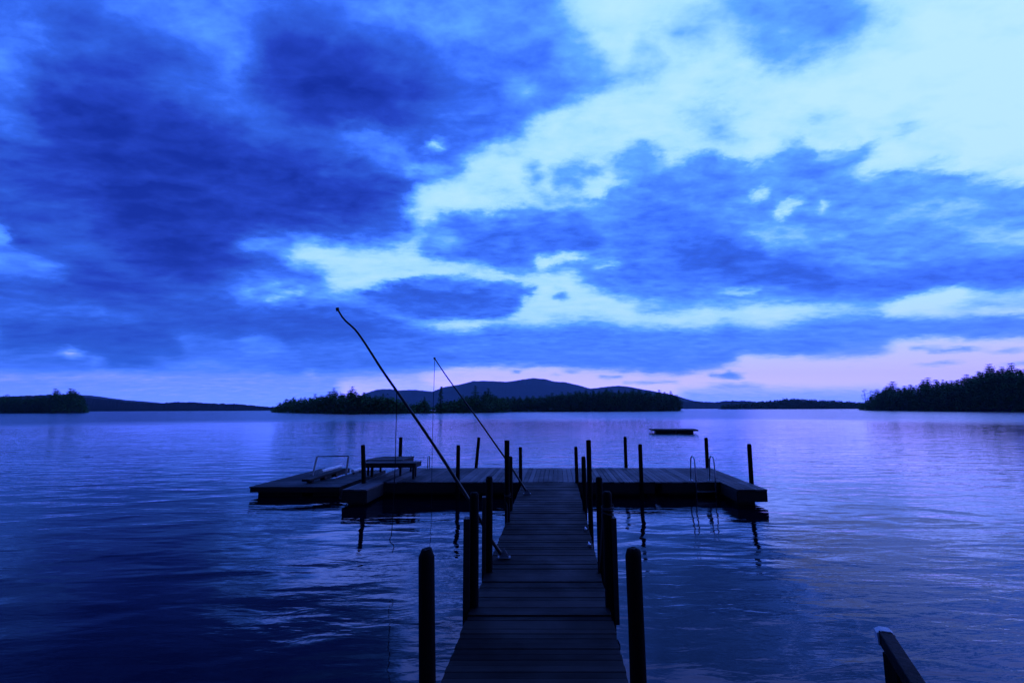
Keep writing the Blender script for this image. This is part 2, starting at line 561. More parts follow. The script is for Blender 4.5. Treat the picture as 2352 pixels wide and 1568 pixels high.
def simple_mat(name, col, rough=.6, metal=0.0, var=.25, scale=8.0, spec=.3, stretch=(1, 1, 1), bump=.0):
    m_, n, b = material(name)
    tc = n.n('ShaderNodeTexCoord').outputs['Object']
    mp = n.vm('MULTIPLY', tc, stretch)
    f = n.noise(mp, scale, 5, .6)
    c = n.ramp(f, [(.25, [x * (1 - var) for x in col]), (.75, [x * (1 + var) for x in col])])
    n.put(b.inputs['Base Color'], c)
    b.inputs['Roughness'].default_value = rough
    b.inputs['Metallic'].default_value = metal
    b.inputs['Specular IOR Level'].default_value = spec
    if bump:
        bp = n.n('ShaderNodeBump')
        bp.inputs['Strength'].default_value = 1.0
        bp.inputs['Distance'].default_value = bump
        n.put(bp.inputs['Height'], f)
        n.put(b.inputs['Normal'], bp.outputs[0])
    return m_


def wood_mat(name, lo_c, hi_c, stretch, rough=.75, spec=.25, island=True, wear=.5):
    m_, n, b = material(name)
    tc = n.n('ShaderNodeTexCoord').outputs['Object']
    rnd = n.n('ShaderNodeNewGeometry').outputs['Random Per Island']
    off = n.xyz(n.m('MULTIPLY', rnd, 37.0), n.m('MULTIPLY', rnd, 91.0), n.m('MULTIPLY', rnd, 13.0))
    base = n.vm('ADD', tc, off) if island else tc
    g = n.noise(n.vm('MULTIPLY', base, stretch), 1.0, 6, .65, .3)
    blot = n.noise(tc, 1.3, 4, .6)
    f = n.m('ADD', n.m('MULTIPLY', g, .5), n.m('MULTIPLY', blot, .35))
    if island:
        f = n.m('ADD', f, n.m('MULTIPLY', n.m('SUBTRACT', rnd, .5), wear * 1.6))
    c = n.ramp(f, [(.25, lo_c), (.68, hi_c)])
    n.put(b.inputs['Base Color'], c)
    n.put(b.inputs['Roughness'], n.rng(blot, .3, .7, rough - .2, rough + .1))
    b.inputs['Specular IOR Level'].default_value = spec
    bp = n.n('ShaderNodeBump')
    bp.inputs['Distance'].default_value = .004
    n.put(bp.inputs['Height'], g)
    n.put(b.inputs['Normal'], bp.outputs[0])
    return m_


M = {}
M['deck_x'] = wood_mat('weathered_boards_across', (.0025, .0021, .002), (.022, .017, .015), (1.5, 40, 40), wear=.6, spec=.10)
M['deck_y'] = wood_mat('weathered_boards_lengthwise', (.02, .018, .02), (.12, .105, .11), (40, 1.5, 40), wear=.7)
M['deck_float'] = wood_mat('float_boards', (.010, .009, .010), (.040, .036, .037), (1.5, 40, 40), wear=.3)
M['trim'] = wood_mat('old_trim_wood', (.012, .010, .010), (.035, .03, .03), (3, 3, 30), island=False)
M['post'] = wood_mat('dark_wet_post_wood', (.003, .003, .003), (.014, .012, .011), (30, 30, 2), island=False, spec=.06)
M['metal'] = simple_mat('galvanised_metal', (.45, .47, .5), .35, 1.0)
M['white'] = simple_mat('dull_white_plastic', (.74, .74, .76), .5)
M['dull'] = simple_mat('dull_grey_pipe', (.16, .16, .18), .5)
M['black'] = simple_mat('black_plastic', (.008, .008, .009), .5)
M['pole'] = simple_mat('dark_fibreglass', (.014, .013, .014), .35)
M['rope'] = simple_mat('grey_rope', (.05, .048, .048), .9, stretch=(60, 60, 60), bump=.002)
M['ropedark'] = simple_mat('dark_cord', (.012, .012, .013), .9)
M['needles'] = simple_mat('pine_needles', (.05, .17, .028), .85, var=.5, scale=.35, spec=.1)
M['leaf'] = simple_mat('broad_leaves', (.05, .17, .028), .85, var=.4, scale=.3, spec=.1)
M['bark'] = simple_mat('pine_bark', (.03, .024, .02), .9, spec=.1)
M['forest_hill'] = simple_mat('wooded_hillside', (.018, .016, .020), .95, var=.35, scale=.02, spec=0.0)
M['soil'] = simple_mat('island_soil', (.03, .028, .022), .95, var=.4, scale=.3, spec=.1)
M['ground'] = simple_mat('bank_earth', (.04, .035, .028), .95, var=.4, scale=2.0, spec=.1, bump=.03)
M['cap'] = simple_mat('pale_rail_end', (.62, .58, .58), .7, var=.2, scale=40)  # end of the handrail, much paler than the rail itself
M['endgrain'] = simple_mat('pale_end_grain', (.16, .145, .15), .8, var=.3, scale=30)

# ------------------------------------------------------------------ water
wm, n, b = material('lake_water')
tc = n.n('ShaderNodeTexCoord').outputs['Object']
px_, py_, pz_ = n.sep(tc)
b.inputs['Base Color'].default_value = (.0006, .0012, .006, 1)
b.inputs['IOR'].default_value = 1.20
b.inputs['Specular Tint'].default_value = (.45, .72, 1.0, 1)
b.inputs['Specular IOR Level'].default_value = .5
dist = n.vm('LENGTH', tc)
dist = tc.node  # placeholder, replaced below
ln = n.n('ShaderNodeVectorMath', operation='LENGTH')
n.put(ln.inputs[0], tc)
dist = ln.outputs['Value']
# wind: calm near the dock, ruffled far out, with broad cat's-paws
patch = n.noise(n.vm('MULTIPLY', tc, (.03, .075, 1)), 1.0, 4, .55)
farw = n.rng(n.m('ADD', dist, n.m('MULTIPLY', n.m('SUBTRACT', patch, .5), 60.0)), 75.0, 150.0, 0.0, 1.0, True)
patch2 = n.noise(n.vm('MULTIPLY', tc, (.10, .22, 1)), 1.0, 3, .5)
calm = n.rng(patch2, .38, .62, .35, 1.0, True)
wv = n.noise(n.vm('MULTIPLY', tc, (.55, 1.1, 1)), 1.0, 2, .4, .4)         # slow undulation
w1 = n.noise(n.vm('MULTIPLY', tc, (1.5, 4.2, 1)), 1.0, 3, .5, .5)         # ripples
w2 = n.noise(n.vm('MULTIPLY', tc, (5.0, 12.0, 1)), 1.0, 3, .6, .2)        # fine ripples
# the breeze reaches the open water right of the walkway
breeze = n.m('MULTIPLY', n.rng(px_, 2.5, 8.0, 0.0, 1.0, True), n.rng(dist, 7.0, 14.0, 1.0, 0.0, True))
calm = n.m('ADD', calm, n.m('MULTIPLY', breeze, 2.2))
hgt = n.m('MULTIPLY', wv, .040)
hgt = n.m('ADD', hgt, n.m('MULTIPLY', n.m('MULTIPLY', w1, calm), .011))
hgt = n.m('ADD', hgt, n.m('MULTIPLY', n.m('MULTIPLY', w2, calm), .0016))
w3 = n.noise(n.vm('MULTIPLY', tc, (.45, 1.7, 1)), 1.0, 4, .6, .4)        # longer wavelets farther out
hgt = n.m('ADD', hgt, n.m('MULTIPLY', n.m('MULTIPLY', w3, n.m('MULTIPLY', n.rng(dist, 13.0, 25.0, 0.0, 1.0, True), n.rng(dist, 30.0, 90.0, 1.0, 0.3, True))), .022))
bp = n.n('ShaderNodeBump')
bp.inputs['Strength'].default_value = 1.0
bp.inputs['Distance'].default_value = 1.0
n.put(bp.inputs['Height'], hgt)
n.put(b.inputs['Normal'], bp.outputs[0])
rgh = n.m('ADD', .015, n.m('MULTIPLY', n.rng(dist, 12.0, 90.0), .05))
rgh = n.m('ADD', rgh, n.m('MULTIPLY', farw, .17))
n.put(b.inputs['Roughness'], rgh)
M['water'] = wm
S = 6900
wat = mesh_obj('lake_water', [(-S, -250, 0), (S, -250, 0), (S, 6800, 0), (-S, 6800, 0)], [(0, 1, 2, 3)], M['water'])
tag(wat, 'dark blue lake water with small ripples and long streaks', 'water', kind='structure')

# ------------------------------------------------------------------ far hills
rng = random.Random(4)


def prof(pts, x):
    if x <= pts[0][0]:
        return pts[0][1]
    for (xa, ya), (xb, yb) in zip(pts, pts[1:]):
        if x <= xb:
            return ya + (yb - ya) * (x - xa) / (xb - xa)
    return pts[-1][1]


def hill(name, pts, D, depth, rough_px, step, seed, label):
    """a wooded ridge whose skyline is pts (picture units), standing D metres out"""
    r = random.Random(seed)
    x = pts[0][0]
    cols = []
    walk = 0.0
    while x <= pts[-1][0]:
        walk = walk * .5 + r.uniform(-1, 1) * rough_px
        top = PY(x, prof(pts, x) + walk, D + depth * .5)
        cols.append((x, max(top.z, 1.0)))
        x += step
    vs, fs = [], []
    K = 9
    for x, zt in cols:
        for k in range(K):
            a = k / (K - 1)
            Y = D + depth * a
            zz = -1.0 + (zt + 1.0) * math.sin(math.pi * a) ** .75 if 0 < a < 1 else -1.0
            if k not in (0, K - 1, K // 2):
                zz *= r.uniform(.988, 1.008)
            X = ray(x, 900).x / ray(x, 900).y * Y
            vs.append((X, Y, zz))
    for i in range(len(cols) - 1):
        for k in range(K - 1):
            fs.append((i * K + k, (i + 1) * K + k, (i + 1) * K + k + 1, i * K + k + 1))
    fs.append(tuple(range(K - 1, -1, -1)))
    fs.append(tuple((len(cols) - 1) * K + k for k in range(K)))
    o = mesh_obj(name, vs, fs, M['forest_hill'])
    tag(o, label, 'hill', kind='structure')
    return o


mount = [(800,925),(839.7,902.8),(866.6,894),(896,893.2),(915,896.5),(952,894.7),(975,897),(993.6,898.6),(1018,889),(1054.6,883),(1086.4,875),(1115.8,874.2),(1164,876.4),(1201,871),(1225,868),(1249.8,870),(1274,875.5),(1298.6,877.5),(1335,886),(1352,891),(1371.8,895),(1420,905),(1480,915),(1540,925),(1600,931)]
mount2 = [(1240,920),(1330,896),(1371.8,890.4),(1396,887),(1420.7,885.2),(1445,887.5),(1476.8,893.6),(1506,899),(1540,905),(1562,911.3),(1591.5,920),(1628,925),(1700,932)]
lowr = [(1480,925),(1560,921),(1607,922),(1645,923.5),(1671,919.7),(1702,920),(1734,922.5),(1800,925),(1900,927),(2100,927),(2500,925)]
lowl = [(-500,915),(-60,914),(60,908),(130,906),(188,911),(239,916.5),(290.5,922),(341.8,925.8),(359,926),(410,922.8),(461,924),(495.6,926),(547,927.6),(598,932),(640,935),(760,937)]
farl = [(-300,925),(60,915),(150,905),(210,908),(290,918),(380,926),(520,930)]
hill('mountain', mount, 5600, 900, .35, 4, 1, 'long blue mountain with rounded summit behind the middle island')
hill('mountain', mount2, 5000, 700, .35, 4, 2, 'smaller blue mountain to the right of the long one')
hill('hills', farl, 4300, 500, .3, 5, 7, 'faint farther ridge behind the left far shore')
hill('hills', lowl, 1700, 400, .7, 2.5, 3, 'low wooded hills along the left far shore')
hill('hills', lowr, 3000, 400, .7, 2.5, 4, 'low wooded hills along the right far shore')

# ------------------------------------------------------------------ trees (height 1 m, scaled by object)


def tufts(vs, fs, c, r, cnt, R, flat=.45, size=.02):
    for _ in range(cnt):
        p = Vector((R.gauss(0, 1), R.gauss(0, 1), R.gauss(0, flat))) * r * .55 + c
        a = R.uniform(0, 2 * math.pi)
        s_ = size * R.uniform(.6, 1.4)
        d1 = Vector((math.cos(a), math.sin(a), R.uniform(-.5, .5))) * s_
        d2 = Vector((-math.sin(a), math.cos(a), R.uniform(-.7, .7))) * s_ * .6
        b0 = len(vs)
        vs += [p - d1, p + d2, p + d1, p - d2]
        fs.append((b0, b0 + 1, b0 + 2, b0 + 3))


def tree_geo(kind, seed):
    R = random.Random(seed)
    tb = MB()
    lean = Vector((R.uniform(-.03, .03), R.uniform(-.03, .03), 0))
    tp = [Vector((0, 0, -.03)), Vector((0, 0, .3)) + lean * .3, Vector((0, 0, .65)) + lean * .7, Vector((0, 0, .97)) + lean]
    tb.tube(tp, [.016, .012, .007, .002], 6)
    vs, fs = [], []
    if kind == 'pine':            # open white pine, ragged plates of branches
        nw = 13
        wid = R.uniform(.17, .23)
        for i in range(nw):
            h = .12 + .84 * i / (nw - 1)
            base = wid * (1.0 - .25 * abs(h - .45) / .45) * (1 - max(0, h - .58) / .52) * R.uniform(.55, 1.25)
            nb = R.randint(4, 6)
            a0 = R.uniform(0, 6.28)
            for k in range(nb):
                a = a0 + 6.283 * k / nb + R.uniform(-.4, .4)
                L = base * R.uniform(.5, 1.25)
                tip = Vector((math.cos(a) * L, math.sin(a) * L, h + L * R.uniform(.0, .35))) + lean * h
                st = Vector((0, 0, h)) + lean * h
                tb.tube([st, tip], [.004, .0012], 3, cap=False)
                for j in range(4):
                    f = .3 + .7 * j / 3
                    tufts(vs, fs, st.lerp(tip, f), (.055 + .02 * R.random()) * min(1, 1.5 - h) + .004, 15, R, .45, .020 * min(1, 1.35 - h))
    elif kind == 'spruce':        # slender, pointed
        nw = 22
        for i in range(nw):
            h = .06 + .92 * i / (nw - 1)
            base = (.14 * (1 - h) + .012) * R.uniform(.7, 1.25)
            for k in range(5):
                a = R.uniform(0, 6.283)
                st = Vector((0, 0, h)) + lean * h
                tip = st + Vector((math.cos(a) * base, math.sin(a) * base, -base * .25))
                for j in range(3):
                    tufts(vs, fs, st.lerp(tip, .3 + .35 * j), .028, 7, R, .5, .017)
    elif kind == 'snag':          # thin sparse pine with bare trunk between tufts
        for i in range(11):
            h = .3 + .68 * i / 10
            for k in range(R.randint(2, 4)):
                a = R.uniform(0, 6.283)
                L = R.uniform(.05, .11) * (1.15 - h * .5)
                st = Vector((0, 0, h)) + lean * h
                tip = st + Vector((math.cos(a) * L, math.sin(a) * L, L * .15))
                tb.tube([st, tip], [.003, .001], 3, cap=False)
                for j in range(2):
                    tufts(vs, fs, st.lerp(tip, .6 + .4 * j), .03, 8, R, .35, .018)
    else:                         # broad bushy crown
        for i in range(34):
            a = R.uniform(0, 6.283)
            rr = .24 * math.sqrt(R.random())
            h = .22 + .7 * R.random()
            rr *= math.sin(math.pi * min(1, max(.12, (h - .05) / .95))) ** .6 + .1
            c = Vector((math.cos(a) * rr, math.sin(a) * rr, h))
            if i % 3 == 0:
                tb.tube([Vector((0, 0, h * .6)), c], [.006, .002], 3, cap=False)
            tufts(vs, fs, c, .085, 30, R, .8, .024)
    return tb, vs, fs


def tree_mesh(kind, seed):
    tb, vs, fs = tree_geo(kind, seed)
    me = bpy.data.meshes.new('pine_tree')
    nv = len(tb.v)
    me.from_pydata([tuple(p) for p in tb.v + vs], [], tb.f + [tuple(i + nv for i in f) for f in fs])
    me.materials.append(M['bark'])
    me.materials.append(M['leaf'] if kind == 'bush' else M['needles'])
    me.polygons.foreach_set('material_index', [0] * len(tb.f) + [1] * len(fs))
    me.update()
    return me


TREES = {'pine': [tree_mesh('pine', s_) for s_ in range(6)],
         'spruce': [tree_mesh('spruce', 20 + s_) for s_ in range(3)],
         'bush': [tree_mesh('bush', 40 + s_) for s_ in range(4)]}
KNAME = {'pine': 'pine_tree', 'spruce': 'spruce_tree', 'bush': 'broadleaf_tree'}


def put_tree(kind, pos, hgt, label, group, wide=1.0, R=rng):
    o = bpy.data.objects.new(KNAME[kind], R.choice(TREES[kind]))
    COL.objects.link(o)
    o.location = pos
    o.rotation_euler = (0, 0, R.uniform(0, 6.283))
    o.scale = (hgt * wide, hgt * wide, hgt)
    tag(o, label, 'tree', group)
    return o


def part_tree(kind, seed, pos, hgt, label, wide=1.0, group=None):
    tb, vs, fs = tree_geo(kind, seed)
    r = empty('spruce_tree' if kind == 'spruce' else 'pine_tree', pos)
    s_ = Vector((hgt * wide, hgt * wide, hgt))
    mesh_obj('trunk', [Vector((p.x * s_.x, p.y * s_.y, p.z * s_.z)) for p in tb.v], tb.f, M['bark'], r)
    mesh_obj('crown', [Vector((p.x * s_.x, p.y * s_.y, p.z * s_.z)) for p in vs], fs, M['needles'], r)
    tag(r, label, 'tree', group)
    return r


def shoreD(ws, x):
    """distance of the shore whose waterline in the picture is ws"""
    return PZ(x, prof(ws, x), 0.0)


def island(name, ws, top, x0, x1, depth, tree_h, seed, label, ulabel, tlabel, tgroup, step, rows_, gap=None, bushy=.2, kindmix=.12):
    """ws: waterline, top: tree skyline; both in picture units"""
    R = random.Random(seed)
    # ground
    vs, fs = [], []
    xs = [x0 + (x1 - x0) * i / 60 for i in range(61)]
    K = 9

    def gz(x, a):
        tz = PY(x, prof(top, x), shoreD(ws, x).y + depth * .5).z
        hl = max(.5, tz - tree_h * 1.02)
        return -.6 + (hl + .6) * min(1.0, math.sin(math.pi * min(.5, a * .9)) * 1.02)
    for i, x in enumerate(xs):
        s_ = shoreD(ws, x)
        e = min(1, min(i, 60 - i) / 5)
        for k in range(K):
            a = k / (K - 1)
            p = s_ + Vector((s_.x, s_.y, 0)).normalized() * depth * a
            z = gz(x, a) * (.2 + .8 * e) if k < K - 1 else -.6
            if k == 0:
                z = -.6
            p = p - Vector((s_.x, s_.y, 0)).normalized() * 1.5
            vs.append((p.x, p.y, z + (R.uniform(-.2, .25) if 0 < k < K - 1 else 0)))
    for i in range(60):
        for k in range(K - 1):
            fs.append((i * K + k, (i + 1) * K + k, (i + 1) * K + k + 1, i * K + k + 1))
    g = mesh_obj(name, vs, fs, M['soil'])
    tag(g, label, 'island' if 'island' in name else 'headland', kind='structure')
    # undergrowth: leafy mass between the trunks
    uv, uf = [], []
    x = x0 + 2
    while x < x1 - 1:
        s_ = shoreD(ws, x)
        dn = Vector((s_.x, s_.y, 0)).normalized()
        tz = PY(x, prof(top, x), s_.y + depth * .5).z
        in_gap = gap and gap[0] < x < gap[1]
        for a in (.01, .06, .14, .3, .55):
            z0 = max(0, gz(x, a))
            full = max(1.5, (tz - z0) * (.34 if a < .03 else .55 if a < .1 else .82))
            if in_gap:
                full = .8
            m_ = 3 if a < .03 else 4
            for q_ in range(m_):
                c = s_ + dn * (depth * a + R.uniform(0, 2)) + Vector((0, 0, z0 + full * (R.random() ** .8) * .9))
                c.x += R.uniform(-2, 2)
                tufts(uv, uf, c, 2.2 if not in_gap else .6, 10, R, .8, .75 if not in_gap else .3)
        x += step * .22
    ug = mesh_obj('undergrowth', uv, uf, M['leaf'])
    tag(ug, ulabel, 'undergrowth', kind='stuff')
    # trees
    nt = 0
    for ri, (a, fh, jit) in enumerate(rows_):
        x = x0 + step * (.3 + .4 * ri)
        while x < x1 - 2:
            xx = x + R.uniform(-.3, .3) * step
            x += step * R.uniform(.8, 1.2)
            if gap and gap[0] < xx < gap[1]:
                continue
            s_ = shoreD(ws, xx)
            dn = Vector((s_.x, s_.y, 0)).normalized()
            p = s_ + dn * depth * a
            tz = PY(xx, prof(top, xx), p.y).z
            z0 = max(.1, gz(xx, a)) - .2
            full = (tz - z0) * fh * R.uniform(1 - jit, 1.0)
            full = min(full, tree_h * 1.25)
            if full < 1.6:
                full = 1.6
            r_ = R.random()
            kd = 'bush' if r_ < bushy and a < .2 else 'spruce' if r_ > 1 - kindmix else 'pine'
            put_tree(kd, (p.x, p.y, z0), full, tlabel[kd], tgroup, R.uniform(1.15, 1.9) * (1.25 if full < 6 else 1), R)
            nt += 1
    return nt


wl_left = [(-200, 948.5), (0, 948.7), (120, 948.3), (200, 947.6)]
top_left = [(-200,905),(0,908),(8,902),(20,911),(34,904),(50,910),(72,911),(80,907),(100,905),(110,911),(126,893),(136,903),(147,901),(161,893),(171,894),(184,906),(191,915),(196,935),(200,947)]
wl_mid = [(627,946.4),(700,948.4),(800,950.2),(900,949.6),(1000,948.4),(1100,947.2),(1163,946.2)]
top_mid = [(627,944),(632,934),(637,929),(645,922),(652,914),(662,912),(676,908),(690,913),(698,906.5),(710,910),(720,903),(740,904),(754,896),(762,899),(767,891),(777,899),(791,895),(799,896),(807,886),(815,896),(820,893),(835,900),(847,905),(865,905),(884,901),(895,908),(903,911),(928,921),(940,935),(948,934),(959,925),(968,922),(977,911),(984,934),(1001,930),(1013,920),(1023,921),(1042,918),(1055,910),(1067,901.5),(1080,908),(1092,905),(1106,905),(1120,892),(1132,908),(1145,909),(1155,912),(1163,925)]
wl_right = [(1120,945.6),(1250,945.2),(1400,944.6),(1563,943.4)]
top_right = [(1120,908),(1164,908),(1201,908),(1240,905),(1262,902),(1286,899),(1335,892.5),(1360,893.5),(1380,892),(1396,889.5),(1415,894),(1433,892),(1450,888.5),(1465,893),(1477,893),(1500,896),(1518,893),(1530,898),(1543,896),(1552,903),(1557,905),(1561,915),(1563.4,940)]
wl_head = [(1975,941.3),(2010,942.6),(2100,943.4),(2200,944.2),(2300,945.0),(2400,945.8),(2650,948.5)]
top_head = [(1975,938),(1980,922),(1990,918),(1998,912),(2005,902),(2013,893),(2026,892),(2038,888),(2047.6,876.5),(2056,887),(2064,887),(2080,886),(2090,882),(2101,880),(2115,883),(2126.7,868),(2139,877),(2150,876),(2161,865.8),(2172,870),(2184,868.5),(2198,872),(2215,866),(2228,857),(2240,862),(2253,858),(2264,848),(2275.5,836),(2285,845),(2294,843),(2307,846),(2323,834.5),(2337,846),(2351,841),(2380,848),(2420,838),(2480,830),(2650,820)]
nt = 0
TL = lambda s_: {'pine': 'dark pine tree ' + s_, 'spruce': 'narrow dark spruce tree ' + s_, 'bush': 'low bushy dark tree ' + s_}
R3 = [(.05, .62, .45), (.28, .95, .3), (.5, 1.0, .10)]
nt += island('island', wl_left, top_left, -120, 200, 45, 14, 11, 'low wooded island at the left edge of the lake', 'dark undergrowth under the trees of the left island', TL('in the stand on the left island'), 'trees on the left island', 13, R3)
nt += island('island', wl_mid, top_mid, 627, 1163, 34, 14, 12, 'nearer wooded island in the middle of the lake', 'dark undergrowth under the trees of the nearer middle island', TL('in the stand on the nearer middle island'), 'trees on the nearer middle island', 15, R3, gap=(983, 1004))
nt += island('island', wl_right, top_right, 1120, 1563, 50, 15, 13, 'flat topped wooded island right of the middle of the lake', 'dark undergrowth under the trees of the flat topped island', TL('in the even stand on the flat topped island'), 'trees on the flat topped island', 15, R3, bushy=.12)
nt += island('headland', wl_head, top_head, 1975, 2640, 60, 15, 14, 'wooded headland rising at the right edge of the lake', 'dark undergrowth under the trees of the headland', TL('in the dense wood on the right headland'), 'trees on the right headland', 17, [(.03, .55, .35), (.16, .8, .3), (.34, .95, .2), (.55, 1.0, .08)])
print('trees', nt)

# trees that stand out
def hero(kind, seed, x, ytop, ws, back, label, wide=1.0, base=None):
    wide *= 1.25
    s_ = shoreD(ws, x)
    Y = s_.y + back
    tz = PY(x, ytop, Y)
    z0 = .2 if base is None else base
    part_tree(kind, seed, (tz.x, Y, z0), tz.z - z0, label, wide)


hero('spruce', 101, 1013, 887.5, wl_mid, 9, 'tall pointed spruce beside the gap in the nearer middle island', 1.05)
hero('pine', 102, 976, 910, wl_mid, 8, 'lone ragged pine just left of the gap in the middle island', .9)
hero('pine', 103, 1120, 890.5, wl_mid, 14, 'tallest pine near the right end of the nearer middle island', 1.0)
hero('pine', 104, 807, 886, wl_mid, 18, 'tallest ragged pine on the left half of the middle island', 1.0)
hero('pine', 105, 1091, 884.5, wl_mid, 22, 'thin pine top showing against the blue mountain', .7)
hero('pine', 112, 767, 890, wl_mid, 16, 'narrow pine standing above the left slope of the middle island', .8)
hero('snag', 106, 1985, 893.5, wl_head, 6, 'slender sparse pine alone at the tip of the headland', 1.05)
hero('snag', 107, 2000, 896, wl_head, 10, 'second slender pine beside the lone one at the headland tip', 1.25)
hero('pine', 108, 2275, 834.5, wl_head, 34, 'tall broad pine rising above the headland skyline', 1.15, base=10)
hero('pine', 109, 2323, 832.5, wl_head, 32, 'highest ragged pine near the right end of the headland', 1.1, base=10)
hero('pine', 110, 2127, 866, wl_head, 30, 'single pine top sticking out of the middle headland slope', 1.1, base=4)
hero('pine', 111, 2047, 875, wl_head, 24, 'spreading pine above the left end of the headland', 1.2, base=2)
hero('pine', 113, 128, 891.5, wl_left, 18, 'windswept pine above the left island, left of its neighbour', 1.0)
hero('pine', 114, 165, 891, wl_left, 16, 'windswept pine near the right end of the left island', 1.0)

# the farther wooded shore on the right: one mass of small trees
ffv, fff = [], []
R = random.Random(9)
fshore = [(1660,931),(1677,930),(1700,927),(1737,923),(1772,921),(1797,918),(1823,914.5),(1840,917),(1870,918.5),(1900,920),(1924,921.5),(1950,923),(1972,925),(2020,930)]
x = 1660
while x < 2020:
    for k in range(2):
        D = 1250 + R.uniform(0, 90)
        bp_ = PY(x + R.uniform(-1, 1), 930, D)
        tz = PY(x, prof(fshore, x) + R.uniform(-1.2, 4), D).z
        hh = max(3.0, tz)
        for q_ in range(26):
            f = R.random()
            wv_ = (1 - f * .75) * 4.2
            tufts(ffv, fff, Vector((bp_.x + R.uniform(-wv_, wv_), D + R.uniform(-wv_, wv_), hh * f)), 2.0, 3, R, .8, 2.2)
    x += 1.9
o = mesh_obj('forest', ffv, fff, M['needles'])
tag(o, 'distant strip of forest on the far right shore', 'forest', kind='stuff')
pb = MB()
qa, qb = PY(1655, 935, 1245), PY(2030, 935, 1245)
pb.prism([(qa.x, 1245), (qb.x, 1245), (qb.x * 1.08, 1360), (qa.x * 1.08, 1360)], -1.0, 2.2)
o = pb.build('terrain', M['soil'])
tag(o, 'low land under the distant strip of forest', 'land', kind='structure')

# ------------------------------------------------------------------ the dock
def plank_run(mb, L, Rr, n_, gap=.008, th=.035, jz=.003, R=random.Random(1)):
    """boards laid between edge lines L(a)->Vector and Rr(a)->Vector, a in 0..1"""
    for i in range(n_):
        a0, a1 = i / n_, (i + 1) / n_
        p0, p1, q0, q1 = L(a0), L(a1), Rr(a0), Rr(a1)
        dl, dr = (p1 - p0), (q1 - q0)
        g = gap / max(dl.length, 1e-6) / 2
        g2 = gap / max(dr.length, 1e-6) / 2
        z = Vector((0, 0, R.uniform(-jz, jz)))
        ex = (q0 - p0).normalized() * R.uniform(-.008, .008)
        mb.slab(p0 + dl * g + z - ex, q0 + dr * g2 + z + ex, q1 - dr * g2 + z + ex, p1 - dl * g + z - ex, th)


# walkway: edges measured in the picture, constant width, very slight slope
WW = 1.50


def walk_at(xl, xr, y):
    a, c = ray(xl, y), ray(xr, y)
    t_ = WW / (c.x - a.x)
    A = Vector((a.x * t_, a.y * t_, H + a.z * t_))
    C = Vector((c.x * t_, c.y * t_, H + c.z * t_))
    return A, C


fA, fC = walk_at(1200, 1325, 1107)
nA, nC = walk_at(1010.5, 1444.5, 1568)
DECK = fA.z
print('deck z', fA.z, 'near z', nA.z, 'Y', fA.y, nA.y)
T_END = PZ(1200, 1107, DECK)


def wl(Y):
    f = (Y - nA.y) / (fA.y - nA.y)
    return nA.lerp(fA, f)


def wr(Y):
    f = (Y - nC.y) / (fC.y - nC.y)
    return nC.lerp(fC, f)


def lerpv(f, a, b_):
    return f(a + (b_[0] - a) * 0) if False else None


NEAR_Y, JOINT_Y, FAR_Y = 1.25, PZ(1200, 1412, nA.z + .02).y, fA.y - .02


def walkway_section(ya, yb, label, dz=0.0, last=False):
    r = empty('walkway', (0, 0, 0))
    mb = MB()
    n_ = max(2, int((yb - ya) / .098))
    plank_run(mb, lambda a: wl(ya + (yb - ya) * a) + Vector((0, 0, dz)), lambda a: wr(ya + (yb - ya) * a) + Vector((0, 0, dz)), n_, R=random.Random(int(ya * 10)), jz=.005)
    mb.build('decking', M['deck_x'], r)
    for side, off in ((wl, .03), (wr, -.03)):
        sb = MB()
        a = side(ya + .02) + Vector((off, 0, dz - .035 - .08))
        c = side(yb - .02) + Vector((off, 0, dz - .035 - .08))
        sb.beam(a, c, .045, .15)
        sb.build('stringer', M['trim'], r)
    cb = MB()
    k = ya + .3
    while k < yb:
        cb.beam(wl(k) + Vector((.06, 0, dz - .115)), wr(k) + Vector((-.06, 0, dz - .115)), .04, .13)
        k += 1.2
    cb.build('crossbeam', M['trim'], r)
    tag(r, label, 'walkway')
    return r


walkway_section(NEAR_Y, JOINT_Y - .002, 'nearest section of grey board walkway in the foreground', -.006)
walkway_section(JOINT_Y + .002, FAR_Y, 'long section of grey board walkway running out to the cross dock', 0)


